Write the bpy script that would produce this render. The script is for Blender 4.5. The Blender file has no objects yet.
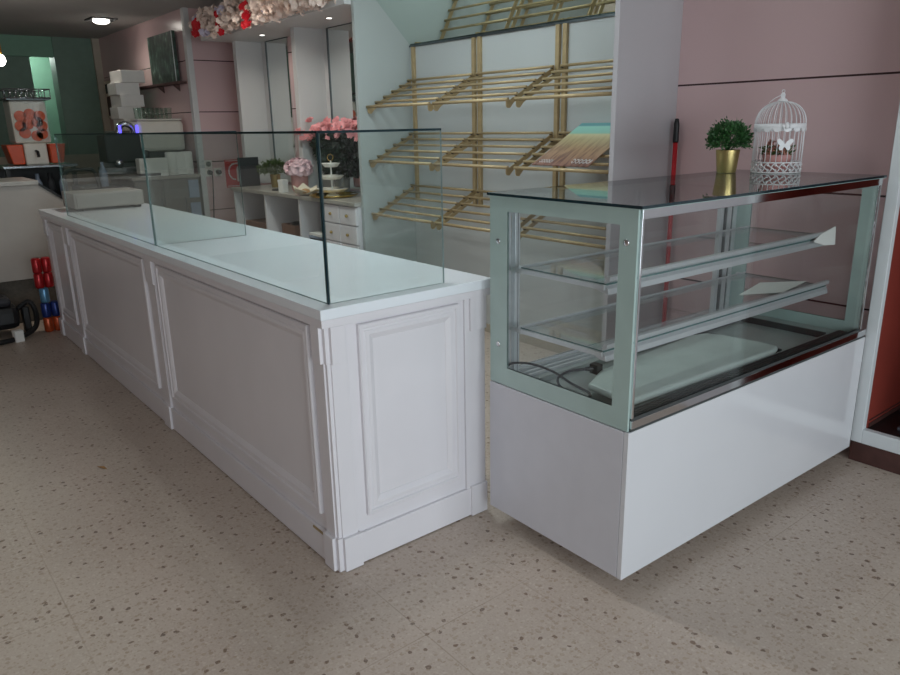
import bpy, bmesh, math, random
from mathutils import Vector, Matrix
random.seed(7)
S = bpy.context.scene
COL = S.collection
PI = math.pi

# ------------------------------------------------------------------ materials
def lin(c):
    return tuple((v/12.92 if v <= 0.04045 else ((v+0.055)/1.055)**2.4) for v in c)

def rgb(r, g, b):
    return lin((r/255, g/255, b/255)) + (1.0,)

def mat(name, col, rough=0.5, metal=0.0, var=0.06, scale=12.0, emit=None, estr=0.0, coat=0.0, spec=None, stretch=None):
    m = bpy.data.materials.new(name); m.use_nodes = True
    nt = m.node_tree; b = nt.nodes['Principled BSDF']
    b.inputs['Roughness'].default_value = rough
    b.inputs['Metallic'].default_value = metal
    if spec is not None: b.inputs['Specular IOR Level'].default_value = spec
    if coat: b.inputs['Coat Weight'].default_value = coat; b.inputs['Coat Roughness'].default_value = 0.08
    if var:
        tc = nt.nodes.new('ShaderNodeTexCoord'); n = nt.nodes.new('ShaderNodeTexNoise')
        n.inputs['Scale'].default_value = scale; n.inputs['Detail'].default_value = 3
        if stretch:
            mp = nt.nodes.new('ShaderNodeMapping'); mp.inputs['Scale'].default_value = stretch
            nt.links.new(tc.outputs['Object'], mp.inputs['Vector']); nt.links.new(mp.outputs['Vector'], n.inputs['Vector'])
        else:
            nt.links.new(tc.outputs['Object'], n.inputs['Vector'])
        r = nt.nodes.new('ShaderNodeValToRGB')
        r.color_ramp.elements[0].position = 0.3; r.color_ramp.elements[1].position = 0.7
        r.color_ramp.elements[0].color = tuple(max(0, c*(1-var)) for c in col[:3]) + (1,)
        r.color_ramp.elements[1].color = tuple(min(1, c*(1+var)) for c in col[:3]) + (1,)
        nt.links.new(n.outputs['Fac'], r.inputs['Fac']); nt.links.new(r.outputs['Color'], b.inputs['Base Color'])
    else:
        b.inputs['Base Color'].default_value = col
    if emit:
        b.inputs['Emission Color'].default_value = emit; b.inputs['Emission Strength'].default_value = estr
    return m

def glass(name, tint, f0=0.04, power=5.0, rough=0.0):
    m = bpy.data.materials.new(name); m.use_nodes = True
    nt = m.node_tree; N = nt.nodes; L = nt.links
    N.remove(N['Principled BSDF'])
    out = N['Material Output']
    tr = N.new('ShaderNodeBsdfTransparent'); tr.inputs['Color'].default_value = tint
    gl = N.new('ShaderNodeBsdfGlossy'); gl.inputs['Roughness'].default_value = rough
    lw = N.new('ShaderNodeLayerWeight'); lw.inputs['Blend'].default_value = 0.5
    p = N.new('ShaderNodeMath'); p.operation = 'POWER'; p.inputs[1].default_value = power
    k = N.new('ShaderNodeMath'); k.operation = 'MULTIPLY_ADD'; k.inputs[1].default_value = 1-f0; k.inputs[2].default_value = f0
    L.new(lw.outputs['Facing'], p.inputs[0]); L.new(p.outputs[0], k.inputs[0])
    mx = N.new('ShaderNodeMixShader')
    L.new(k.outputs[0], mx.inputs[0]); L.new(tr.outputs[0], mx.inputs[1]); L.new(gl.outputs[0], mx.inputs[2])
    L.new(mx.outputs[0], out.inputs['Surface'])
    return m

M = {}
M['white'] = mat('white_lacquer', rgb(226, 222, 226), 0.32, var=0.02, scale=4)
M['white_top'] = mat('white_worktop', rgb(236, 240, 245), 0.2, var=0.015, scale=6)
M['gloss_white'] = mat('gloss_white_panel', rgb(214, 214, 218), 0.12, var=0.015, scale=3, coat=0.4)
M['case_side'] = mat('case_side_white', rgb(205, 204, 210), 0.35, var=0.02)
M['wall_white'] = mat('white_board', rgb(208, 208, 208), 0.4, var=0.02, scale=2)
M['partition'] = mat('white_partition', rgb(188, 183, 186), 0.4, var=0.02, scale=2)
M['ceil'] = mat('ceiling_plaster', rgb(178, 177, 176), 0.85, var=0.03, scale=3)
M['frame_white'] = mat('frame_white', rgb(215, 220, 222), 0.3, var=0.02)
M['brown'] = mat('brown_plinth', rgb(78, 50, 46), 0.5, var=0.15, scale=20)
M['red_wall'] = mat('red_lining', rgb(136, 56, 46), 0.5, var=0.12, scale=3)
M['dark_mat'] = mat('dark_grey_mat', rgb(72, 73, 80), 0.8, var=0.2, scale=60)
M['gold'] = mat('champagne_gold', rgb(178, 156, 118), 0.48, 0.35, var=0.06, scale=30)
M['gold_pot'] = mat('brushed_brass', rgb(186, 166, 112), 0.34, 0.9, var=0.1, scale=20, stretch=(1, 1, 0.05))
M['black_clip'] = mat('dark_notch', rgb(50, 45, 38), 0.6, var=0.1)
M['chrome'] = mat('polished_chrome', rgb(215, 215, 218), 0.08, 1.0, var=0.02)
M['alu'] = mat('satin_aluminium', rgb(204, 206, 209), 0.34, 0.45, var=0.04, scale=40, stretch=(0.05, 1, 1))
M['alu_dark'] = mat('dark_aluminium', rgb(95, 102, 104), 0.35, 0.8, var=0.08)
M['frit'] = mat('printed_glass_border', rgb(170, 190, 185), 0.12, var=0.03)
M['deck'] = mat('case_deck_steel', rgb(160, 168, 165), 0.35, 0.3, var=0.08)
M['vent_dark'] = mat('vent_dark', rgb(62, 66, 66), 0.45, var=0.1)
M['slab'] = mat('pale_foam_slab', rgb(196, 205, 200), 0.45, var=0.06, scale=8)
M['glass'] = glass('clear_glass', (0.965, 0.977, 0.974, 1))
M['glass_c'] = glass('counter_glass', (0.93, 0.965, 0.955, 1))
M['glass_top'] = glass('green_top_glass', (0.91, 0.965, 0.945, 1), f0=0.05, power=4.0)
M['glass_edge'] = mat('glass_rim', rgb(28, 48, 54), 0.08, var=0.1)
M['glass_edge_l'] = mat('glass_rim_light', rgb(74, 106, 104), 0.1, var=0.1)
M['glass_edge_p'] = mat('glass_rim_pale', rgb(150, 166, 166), 0.1, var=0.05)
M['mirror'] = mat('mirror_silver', (0.80, 0.88, 0.84, 1), 0.02, 1.0, var=0)
M['mirror_wall'] = mat('wall_mirror', (0.80, 0.82, 0.80, 1), 0.02, 1.0, var=0)
M['black'] = mat('black_plastic', rgb(26, 26, 28), 0.4, var=0.15)
M['rubber'] = mat('black_rubber', rgb(22, 22, 24), 0.6, var=0.15)
M['cage'] = mat('cage_white', rgb(228, 226, 228), 0.4, var=0.03)
M['leaf'] = mat('box_leaf', rgb(52, 92, 48), 0.45, var=0.45, scale=22)
M['leaf_dark'] = mat('dark_leaf', rgb(30, 50, 36), 0.5, var=0.4, scale=25)
M['leaf_olive'] = mat('olive_leaf', rgb(80, 98, 52), 0.5, var=0.35, scale=25)
M['soil'] = mat('soil', rgb(45, 34, 26), 0.9, var=0.3, scale=60)
M['rose'] = mat('pink_rose', rgb(238, 164, 168), 0.6, var=0.15, scale=30)
M['petal'] = mat('pale_petal', rgb(250, 226, 214), 0.7, var=0.1, scale=9)
M['petal_lilac'] = mat('lilac_petal', rgb(214, 204, 222), 0.7, var=0.08, scale=9)
M['hydrangea'] = mat('hydrangea_petal', rgb(238, 204, 212), 0.7, var=0.08, scale=20)
M['red'] = mat('red_plastic', rgb(190, 34, 42), 0.4, var=0.08)
M['red_ribbon'] = mat('red_ribbon', rgb(196, 26, 40), 0.5, var=0.15)
M['sign_red'] = mat('sign_red', rgb(200, 44, 48), 0.4, var=0.04)
M['sign_white'] = mat('sign_white', rgb(225, 222, 222), 0.4, var=0.03)
M['dusty'] = mat('dusty_pink_pot', rgb(206, 150, 146), 0.6, var=0.06)
M['drose'] = mat('dry_rose', rgb(190, 130, 112), 0.7, var=0.3, scale=40)
M['slate'] = mat('slate_board', rgb(44, 46, 52), 0.6, var=0.08)
M['paper'] = mat('white_paper', rgb(232, 230, 226), 0.7, var=0.03)
M['cream'] = mat('cream_paper', rgb(228, 216, 196), 0.8, var=0.08)
M['tan'] = mat('tan_bread', rgb(176, 132, 84), 0.7, var=0.2, scale=40)
M['card'] = mat('brown_basket', rgb(120, 88, 72), 0.8, var=0.15, scale=60)
M['greyvase'] = mat('grey_glass_vase', rgb(140, 146, 146), 0.15, var=0.06)
M['porcelain'] = mat('white_porcelain', rgb(232, 230, 224), 0.2, var=0.03)
M['goldtray'] = mat('gold_tray', rgb(222, 190, 110), 0.18, 1.0, var=0.06)
M['knob'] = mat('brass_knob', rgb(190, 165, 110), 0.3, 0.9, var=0.05)
M['grey_unit'] = mat('grey_unit', rgb(120, 118, 114), 0.4, var=0.05)
M['grey_top'] = mat('grey_stone_top', rgb(170, 165, 158), 0.3, var=0.08, scale=30)
M['steel'] = mat('stainless_steel', rgb(180, 186, 192), 0.18, 0.95, var=0.04)
M['machine'] = mat('machine_cream', rgb(218, 214, 204), 0.3, var=0.03)
M['green_wall'] = mat('green_paint', rgb(120, 160, 138), 0.6, var=0.03)
M['green_dark'] = mat('dark_green_paint', rgb(112, 136, 122), 0.6, var=0.05)
M['greige'] = mat('greige_dado', rgb(176, 166, 150), 0.6, var=0.05)
M['orange'] = mat('orange_plastic', rgb(206, 74, 28), 0.35, var=0.06)
M['orange_fruit'] = mat('orange_drum', rgb(214, 90, 48), 0.5, var=0.15, scale=20)
M['can_red'] = mat('can_red', rgb(170, 30, 36), 0.28, 0.4, var=0.25, scale=30)
M['can_blue'] = mat('can_blue', rgb(34, 54, 118), 0.28, 0.4, var=0.25, scale=30)
M['can_light'] = mat('can_light_blue', rgb(100, 150, 186), 0.28, 0.4, var=0.2, scale=30)
M['can_orange'] = mat('can_orange', rgb(180, 78, 40), 0.28, 0.4, var=0.25, scale=30)
M['grey_tex'] = mat('dark_kick_panel', rgb(84, 78, 70), 0.7, var=0.2, scale=40)
M['warm_white'] = mat('counter_warm_white', rgb(166, 159, 152), 0.4, var=0.02)
M['socket'] = mat('socket_white', rgb(220, 214, 208), 0.4, var=0.02)
M['amber'] = mat('amber_brass', rgb(190, 140, 60), 0.35, 0.8, var=0.08)
M['lamp'] = mat('lamp_glow', (1, 1, 1, 1), 0.5, var=0, emit=(1, 0.95, 0.86, 1), estr=14)
M['led'] = mat('small_led_glow', (1, 1, 1, 1), 0.5, var=0, emit=(1, 0.97, 0.9, 1), estr=7)
M['batten_glow'] = mat('batten_glow', (1, 1, 1, 1), 0.5, var=0, emit=(.85, .97, 1, 1), estr=3)
M['blue_led'] = mat('blue_led', (0.05, 0.05, 1, 1), 0.5, var=0, emit=(0.10, 0.08, 1, 1), estr=2.2)
M['wood_dark'] = mat('dark_brown_panel', rgb(74, 52, 46), 0.5, var=0.15, scale=10, stretch=(1, 1, .1))
M['paving'] = mat('pale_paving', rgb(190, 188, 184), 0.9, var=0.08)
M['left_wall'] = mat('dusty_rose_paint', rgb(206, 180, 176), 0.6, var=0.03)
M['rack_white'] = mat('rack_back_board', rgb(186, 189, 188), 0.4, var=0.02, scale=2)
M['rack_side'] = mat('rack_side_panel', rgb(170, 176, 174), 0.4, var=0.02, scale=2)
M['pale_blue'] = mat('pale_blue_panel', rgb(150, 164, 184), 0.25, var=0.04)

def pink_wall():
    m = mat('pink_laminate', rgb(192, 160, 162), 0.24, var=0, spec=0.4)
    nt = m.node_tree; b = nt.nodes['Principled BSDF']
    tc = nt.nodes.new('ShaderNodeTexCoord'); sx = nt.nodes.new('ShaderNodeSeparateXYZ')
    nt.links.new(tc.outputs['Object'], sx.inputs[0])
    ad = nt.nodes.new('ShaderNodeMath'); ad.operation = 'SUBTRACT'; ad.inputs[1].default_value = 0.640
    mo = nt.nodes.new('ShaderNodeMath'); mo.operation = 'PINGPONG'; mo.inputs[1].default_value = 0.2595
    nt.links.new(sx.outputs['Z'], ad.inputs[0]); nt.links.new(ad.outputs[0], mo.inputs[0])
    lt = nt.nodes.new('ShaderNodeMath'); lt.operation = 'LESS_THAN'; lt.inputs[1].default_value = 0.0045
    nt.links.new(mo.outputs[0], lt.inputs[0])
    n = nt.nodes.new('ShaderNodeTexNoise'); n.inputs['Scale'].default_value = 1.3
    nt.links.new(tc.outputs['Object'], n.inputs['Vector'])
    r = nt.nodes.new('ShaderNodeValToRGB')
    r.color_ramp.elements[0].color = rgb(208, 178, 179); r.color_ramp.elements[1].color = rgb(218, 189, 190)
    nt.links.new(n.outputs['Fac'], r.inputs[0])
    mx = nt.nodes.new('ShaderNodeMix'); mx.data_type = 'RGBA'
    nt.links.new(lt.outputs[0], mx.inputs['Factor']); nt.links.new(r.outputs[0], mx.inputs['A'])
    mx.inputs['B'].default_value = rgb(66, 46, 48)
    nt.links.new(mx.outputs['Result'], b.inputs['Base Color'])
    return m
M['pink'] = pink_wall()

def terrazzo():
    m = mat('terrazzo', rgb(190, 176, 160), 0.42, var=0, spec=0.35)
    nt = m.node_tree; b = nt.nodes['Principled BSDF']; N = nt.nodes; L = nt.links
    tc = N.new('ShaderNodeTexCoord'); P = tc.outputs['Object']
    base = N.new('ShaderNodeTexNoise'); base.inputs['Scale'].default_value = 1.7; base.inputs['Detail'].default_value = 5
    L.new(P, base.inputs['Vector'])
    r0 = N.new('ShaderNodeValToRGB'); r0.color_ramp.elements[0].position = 0.3; r0.color_ramp.elements[1].position = 0.72
    r0.color_ramp.elements[0].color = rgb(182, 165, 153); r0.color_ramp.elements[1].color = rgb(198, 182, 169)
    L.new(base.outputs['Fac'], r0.inputs[0]); cur = r0.outputs[0]
    fine = N.new('ShaderNodeTexNoise'); fine.inputs['Scale'].default_value = 150; fine.inputs['Detail'].default_value = 2
    L.new(P, fine.inputs['Vector'])
    def mixc(fac, a, colr, amount=1.0):
        mx = N.new('ShaderNodeMix'); mx.data_type = 'RGBA'
        if amount != 1.0:
            mm = N.new('ShaderNodeMath'); mm.operation = 'MULTIPLY'; mm.inputs[1].default_value = amount
            L.new(fac, mm.inputs[0]); fac = mm.outputs[0]
        L.new(fac, mx.inputs['Factor']); L.new(a, mx.inputs['A'])
        if isinstance(colr, tuple): mx.inputs['B'].default_value = colr
        else: L.new(colr, mx.inputs['B'])
        return mx.outputs['Result']
    rf = N.new('ShaderNodeValToRGB'); rf.color_ramp.elements[0].position = 0.42; rf.color_ramp.elements[1].position = 0.62
    L.new(fine.outputs['Fac'], rf.inputs[0])
    cur = mixc(rf.outputs[0], cur, rgb(206, 194, 180), 0.35)
    # chips: scattered stone chips of three sizes
    for sc, th, keep, amt, ca, cb, seed in ((42, 0.28, 0.64, .38, rgb(160, 134, 108), rgb(134, 108, 84), 0.0), (70, 0.36, 0.5, .42, rgb(216, 206, 194), rgb(164, 140, 116), 5.3),
                                       (24, 0.17, 0.80, .75, rgb(118, 90, 68), rgb(92, 70, 58), 11.1), (110, 0.36, 0.5, .42, rgb(156, 130, 106), rgb(208, 198, 186), 2.7)):
        mp = N.new('ShaderNodeMapping'); mp.inputs['Location'].default_value = (seed, seed*0.7, 0)
        dn = N.new('ShaderNodeTexNoise'); dn.inputs['Scale'].default_value = sc*1.6
        L.new(P, dn.inputs['Vector'])
        va = N.new('ShaderNodeVectorMath'); va.operation = 'MULTIPLY_ADD'
        va.inputs[1].default_value = (0.5/sc,)*3
        L.new(dn.outputs['Color'], va.inputs[0]); L.new(P, va.inputs[2]); L.new(va.outputs[0], mp.inputs['Vector'])
        v = N.new('ShaderNodeTexVoronoi'); v.inputs['Scale'].default_value = sc; v.voronoi_dimensions = '2D'
        L.new(mp.outputs[0], v.inputs['Vector'])
        lt = N.new('ShaderNodeMath'); lt.operation = 'LESS_THAN'; lt.inputs[1].default_value = th
        L.new(v.outputs['Distance'], lt.inputs[0])
        sp = N.new('ShaderNodeSeparateColor'); L.new(v.outputs['Color'], sp.inputs[0])
        gt = N.new('ShaderNodeMath'); gt.operation = 'GREATER_THAN'; gt.inputs[1].default_value = keep
        L.new(sp.outputs[0], gt.inputs[0])
        mu = N.new('ShaderNodeMath'); mu.operation = 'MULTIPLY'; L.new(lt.outputs[0], mu.inputs[0]); L.new(gt.outputs[0], mu.inputs[1])
        cc = N.new('ShaderNodeMix'); cc.data_type = 'RGBA'; cc.inputs['A'].default_value = ca; cc.inputs['B'].default_value = cb
        L.new(sp.outputs[1], cc.inputs['Factor'])
        cur = mixc(mu.outputs[0], cur, cc.outputs['Result'], amt)
    # tile joints 0.41 m
    sx = N.new('ShaderNodeSeparateXYZ'); L.new(P, sx.inputs[0])
    js = []
    for ax, off in (('X', 0.87), ('Y', -0.845)):
        a = N.new('ShaderNodeMath'); a.operation = 'SUBTRACT'; a.inputs[1].default_value = off - 8.2
        pg = N.new('ShaderNodeMath'); pg.operation = 'PINGPONG'; pg.inputs[1].default_value = 0.205
        l = N.new('ShaderNodeMath'); l.operation = 'LESS_THAN'; l.inputs[1].default_value = 0.0022
        L.new(sx.outputs[ax], a.inputs[0]); L.new(a.outputs[0], pg.inputs[0]); L.new(pg.outputs[0], l.inputs[0]); js.append(l)
    mxx = N.new('ShaderNodeMath'); mxx.operation = 'MAXIMUM'; L.new(js[0].outputs[0], mxx.inputs[0]); L.new(js[1].outputs[0], mxx.inputs[1])
    fade = N.new('ShaderNodeTexNoise'); fade.inputs['Scale'].default_value = 0.9; L.new(P, fade.inputs['Vector'])
    fr = N.new('ShaderNodeValToRGB'); fr.color_ramp.elements[0].position = 0.45; fr.color_ramp.elements[1].position = 0.65
    L.new(fade.outputs['Fac'], fr.inputs[0])
    mu = N.new('ShaderNodeMath'); mu.operation = 'MULTIPLY'; L.new(mxx.outputs[0], mu.inputs[0]); L.new(fr.outputs[0], mu.inputs[1])
    cur = mixc(mu.outputs[0], cur, rgb(150, 130, 112), 0.45)
    L.new(cur, b.inputs['Base Color'])
    return m
M['floor'] = terrazzo()

def painting():
    m = mat('dark_floral_canvas', rgb(60, 80, 70), 0.5, var=0); nt = m.node_tree; b = nt.nodes['Principled BSDF']
    tc = nt.nodes.new('ShaderNodeTexCoord'); mp = nt.nodes.new('ShaderNodeMapping'); mp.inputs['Scale'].default_value = (1, 10, 8)
    n = nt.nodes.new('ShaderNodeTexNoise'); n.inputs['Scale'].default_value = 1.2; n.inputs['Detail'].default_value = 6
    r = nt.nodes.new('ShaderNodeValToRGB'); e = r.color_ramp.elements
    e[0].position = 0.35; e[0].color = rgb(30, 44, 38); e[1].position = 0.75; e[1].color = rgb(140, 164, 150)
    x = e.new(0.5); x.color = rgb(48, 68, 56); x = e.new(0.62); x.color = rgb(70, 96, 84)
    nt.links.new(tc.outputs['Object'], mp.inputs[0]); nt.links.new(mp.outputs[0], n.inputs['Vector']); nt.links.new(n.outputs['Fac'], r.inputs[0])
    nt.links.new(r.outputs[0], b.inputs['Base Color']); return m
M['painting'] = painting()

def wheat():
    # printed landscape: turquoise sky over a field of reddish grass stalks (local v runs up the board)
    m = mat('printed_field_board', rgb(170, 130, 100), 0.35, var=0); nt = m.node_tree; b = nt.nodes['Principled BSDF']; N = nt.nodes; L = nt.links
    tc = N.new('ShaderNodeTexCoord'); sx = N.new('ShaderNodeSeparateXYZ'); L.new(tc.outputs['Object'], sx.inputs[0])
    dv = N.new('ShaderNodeMath'); dv.operation = 'DIVIDE'; dv.inputs[1].default_value = 0.52; L.new(sx.outputs['Y'], dv.inputs[0])
    r = N.new('ShaderNodeValToRGB'); e = r.color_ramp.elements
    e[0].position = 0; e[0].color = rgb(136, 98, 86); e[1].position = 1.0; e[1].color = rgb(120, 180, 180)
    for p, c in ((0.35, rgb(174, 142, 110)), (0.55, rgb(190, 176, 134)), (0.66, rgb(214, 204, 160)), (0.70, rgb(150, 206, 188)), (0.84, rgb(158, 214, 200)), (0.87, rgb(96, 160, 164))):
        x = e.new(p); x.color = c
    L.new(dv.outputs[0], r.inputs[0])
    mp = N.new('ShaderNodeMapping'); mp.inputs['Scale'].default_value = (38, 6, 1); mp.inputs['Rotation'].default_value = (0, 0, 0.12)
    n = N.new('ShaderNodeTexNoise'); n.inputs['Scale'].default_value = 1.0; n.inputs['Detail'].default_value = 4
    L.new(tc.outputs['Object'], mp.inputs[0]); L.new(mp.outputs[0], n.inputs['Vector'])
    rs = N.new('ShaderNodeValToRGB'); rs.color_ramp.elements[0].position = 0.46; rs.color_ramp.elements[1].position = 0.58
    L.new(n.outputs['Fac'], rs.inputs[0])
    lo = N.new('ShaderNodeMapRange'); lo.inputs['From Min'].default_value = 0.1; lo.inputs['From Max'].default_value = 0.68
    lo.inputs['To Min'].default_value = 0.85; lo.inputs['To Max'].default_value = 0.0
    L.new(dv.outputs[0], lo.inputs['Value'])
    mu = N.new('ShaderNodeMath'); mu.operation = 'MULTIPLY'; L.new(rs.outputs[0], mu.inputs[0]); L.new(lo.outputs[0], mu.inputs[1])
    mx = N.new('ShaderNodeMix'); mx.data_type = 'RGBA'; L.new(mu.outputs[0], mx.inputs['Factor']); L.new(r.outputs[0], mx.inputs['A'])
    mx.inputs['B'].default_value = rgb(88, 56, 50)
    L.new(mx.outputs['Result'], b.inputs['Base Color']); return m
M['wheat'] = wheat()

# ------------------------------------------------------------------ mesh helpers
def nb(): return bmesh.new()

def box(bm, x0, x1, y0, y1, z0, z1, mi=0):
    vs = [bm.verts.new(p) for p in ((x0,y0,z0),(x1,y0,z0),(x1,y1,z0),(x0,y1,z0),(x0,y0,z1),(x1,y0,z1),(x1,y1,z1),(x0,y1,z1))]
    fs = []
    for f in ((3,2,1,0),(4,5,6,7),(0,1,5,4),(1,2,6,5),(2,3,7,6),(3,0,4,7)):
        fc = bm.faces.new([vs[i] for i in f]); fc.material_index = mi; fs.append(fc)
    return fs   # order: bottom, top, -y, +x, +y, -x

def pane(bm, x0, x1, y0, y1, z0, z1, thin):
    """glass slab: the two wide faces carry material 0, the rims material 1"""
    fs = box(bm, x0, x1, y0, y1, z0, z1, 1)
    for i in {'x': (3, 5), 'y': (2, 4), 'z': (0, 1)}[thin]: fs[i].material_index = 0

def prism(bm, poly, to3, h0, h1, mi=0):
    a = [bm.verts.new(to3(u, v, h0)) for u, v in poly]; b = [bm.verts.new(to3(u, v, h1)) for u, v in poly]
    n = len(poly)
    for f in [a[::-1], b] + [[a[i], a[(i+1) % n], b[(i+1) % n], b[i]] for i in range(n)]:
        fc = bm.faces.new(f); fc.material_index = mi

def tube(bm, pts, r, seg=8, mi=0, closed=False, caps=True):
    pts = [Vector(p) for p in pts]; n = len(pts); rings = []
    rs = r if isinstance(r, (list, tuple)) else [r]*n
    prev = None
    for i, p in enumerate(pts):
        if closed: t = pts[(i+1) % n] - pts[i-1]
        else: t = pts[min(i+1, n-1)] - pts[max(i-1, 0)]
        t.normalize()
        if prev is None:
            a = Vector((0, 0, 1)) if abs(t.z) < 0.9 else Vector((1, 0, 0))
            u = t.cross(a).normalized()
        else:
            u = prev - t*prev.dot(t)
            u = u.normalized() if u.length > 1e-6 else t.orthogonal().normalized()
        prev = u; v = t.cross(u)
        rings.append([bm.verts.new(p + (u*math.cos(2*PI*k/seg) + v*math.sin(2*PI*k/seg))*rs[i]) for k in range(seg)])
    m = n if closed else n-1
    for i in range(m):
        A, B = rings[i], rings[(i+1) % n]
        for k in range(seg):
            f = bm.faces.new((A[k], A[(k+1) % seg], B[(k+1) % seg], B[k])); f.material_index = mi; f.smooth = True
    if caps and not closed:
        f = bm.faces.new(rings[0][::-1]); f.material_index = mi
        f = bm.faces.new(rings[-1]); f.material_index = mi

def lathe(bm, prof, c=(0, 0, 0), seg=24, mi=0, cap0=True, cap1=True, smooth=True):
    rings = []
    for r, z in prof:
        rings.append([bm.verts.new((c[0]+r*math.cos(2*PI*k/seg), c[1]+r*math.sin(2*PI*k/seg), c[2]+z)) for k in range(seg)])
    for A, B in zip(rings, rings[1:]):
        for k in range(seg):
            f = bm.faces.new((A[k], A[(k+1) % seg], B[(k+1) % seg], B[k])); f.material_index = mi; f.smooth = smooth
    if cap0: bm.faces.new(rings[0][::-1]).material_index = mi
    if cap1: bm.faces.new(rings[-1]).material_index = mi

def ball(bm, c, r, mi=0, sub=2, sc=(1, 1, 1)):
    g = bmesh.ops.create_icosphere(bm, subdivisions=sub, radius=r)
    for v in g['verts']:
        v.co = Vector((v.co.x*sc[0], v.co.y*sc[1], v.co.z*sc[2])) + Vector(c)
        for f in v.link_faces: f.material_index = mi; f.smooth = True

def moulding(bm, to3, u0, v0, u1, v1, prof, mi=0):
    """mitred picture-frame moulding with its inner field; prof = (inset, height) pairs"""
    rings = []
    for d, h in prof:
        rings.append([bm.verts.new(to3(u, v, h)) for u, v in ((u0+d, v0+d), (u1-d, v0+d), (u1-d, v1-d), (u0+d, v1-d))])
    for A, B in zip(rings, rings[1:]):
        for k in range(4): bm.faces.new((A[k], A[(k+1) % 4], B[(k+1) % 4], B[k])).material_index = mi
    bm.faces.new(rings[-1]).material_index = mi

def leafq(bm, p, d, w, l, mi=0):
    d = d.normalized(); s = d.cross(Vector((random.uniform(-1, 1), random.uniform(-1, 1), random.uniform(-1, 1)))).normalized()
    nrm = d.cross(s)
    a = bm.verts.new(p); b = bm.verts.new(p + d*l*0.5 + s*w*0.5 + nrm*w*0.12); c = bm.verts.new(p + d*l); e = bm.verts.new(p + d*l*0.5 - s*w*0.5 + nrm*w*0.12)
    bm.faces.new((a, b, c)).material_index = mi; bm.faces.new((a, c, e)).material_index = mi

def rosette(bm, c, r, n_layers=3, up=Vector((0, 0, 1)), mi=0):
    up = up.normalized(); x = up.orthogonal().normalized(); y = up.cross(x)
    c = Vector(c)
    for L in range(n_layers):
        k = 6 - L; rr = r*(1-0.27*L); lift = r*(0.1+0.22*L)
        for i in range(k):
            a = 2*PI*(i+0.5*L)/k + random.uniform(-.2, .2)
            d = x*math.cos(a) + y*math.sin(a); s = up.cross(d)
            p0 = c + up*lift*0.4; p1 = c + d*rr*0.6 + up*(lift+r*0.12); p2 = c + d*rr + up*(lift+r*0.05*random.uniform(-1, 2))
            w = rr*0.55
            vs = [bm.verts.new(q) for q in (p0, p1 + s*w*0.8, p2 + s*w*0.45, p2 - s*w*0.45, p1 - s*w*0.8)]
            f = bm.faces.new(vs); f.material_index = mi; f.smooth = True

def obj(name, bm, mats, parent=None, bevel=0.0, smooth=False, loc=None, rot=None, recalc=True):
    me = bpy.data.meshes.new(name)
    if recalc: bmesh.ops.recalc_face_normals(bm, faces=bm.faces[:])
    bm.to_mesh(me); bm.free()
    for m in (mats if isinstance(mats, (list, tuple)) else [mats]): me.materials.append(M[m] if isinstance(m, str) else m)
    o = bpy.data.objects.new(name, me); COL.objects.link(o)
    if smooth:
        for p in me.polygons: p.use_smooth = True
    if parent: o.parent = parent
    if loc: o.location = loc
    if rot: o.rotation_euler = rot
    if bevel:
        b = o.modifiers.new('bevel', 'BEVEL'); b.width = bevel; b.segments = 2; b.limit_method = 'ANGLE'; b.angle_limit = 0.6
    return o

def tag(o, label, cat, group=None, kind=None):
    o['label'] = label; o['category'] = cat
    if group: o['group'] = group
    if kind: o['kind'] = kind
    return o

def thing(name, label, cat, loc=(0, 0, 0), rz=0.0, group=None):
    o = bpy.data.objects.new(name, None); COL.objects.link(o); o.empty_display_size = 0.05
    o.location = loc; o.rotation_euler = (0, 0, rz)
    return tag(o, label, cat, group)

def struct(name, bm, mats, label, cat, bevel=0.0):
    return tag(obj(name, bm, mats, bevel=bevel), label, cat, kind='structure')

def dup(root, loc=None, rz=None, label=None):
    r = root.copy(); COL.objects.link(r)
    if loc is not None: r.location = loc
    if rz is not None: r.rotation_euler = (0, 0, rz)
    if label: r['label'] = label
    for ch in list(root.children):
        c = ch.copy(); COL.objects.link(c); c.parent = r
        for g in list(ch.children):
            d = g.copy(); COL.objects.link(d); d.parent = c
    return r

def sb(name, b, mats, parent, bevel=0.0):
    bm = nb(); box(bm, *b); return obj(name, bm, mats, parent, bevel)

# ------------------------------------------------------------------ room shell
CEIL = 2.70; WX = 2.5; XR = 1.95; YC = 6.05; YF = 9.3; YB = -4.5; XL = -4.6
bm = nb(); box(bm, XL-.2, 3.2, YB-.2, 13.6, -0.1, 0); struct('floor', bm, 'floor', 'beige terrazzo tile floor with brown stone chips', 'floor')
bm = nb(); box(bm, XL-.2, 3.2, YB-.2, 13.6, CEIL, CEIL+.1); struct('ceiling', bm, 'ceil', 'plain grey white ceiling of the shop', 'ceiling')
bm = nb(); box(bm, WX, WX+.12, -.7285, YC, 0, CEIL); struct('wall_right', bm, 'pink', 'dusty pink laminate wall with dark horizontal joints behind the birdcage', 'wall')
bm = nb(); box(bm, XR, WX+.12, YC, YF+.3, 0, CEIL); struct('wall_back', bm, 'pink', 'projecting pink laminate wall behind the coffee counter', 'wall')
bm = nb(); box(bm, 2.24, 2.8, -2.15, -1.36, 0, CEIL); box(bm, 2.245, 2.8, -1.36, -.735, 2.12, CEIL)
struct('wall_niche', bm, 'partition', 'white wall around and above the red lined niche', 'wall')
bm = nb()
for b in ((-3.08, -2.15, 0, CEIL), (YB, -3.48, 0, CEIL), (-3.48, -3.08, .98, CEIL), (-3.48, -3.08, 0, .1)): box(bm, 2.24, 2.44, *b)
struct('wall_entrance', bm, 'wood_dark', 'dark brown wall beside the shop entrance', 'wall')
bm = nb()
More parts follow.
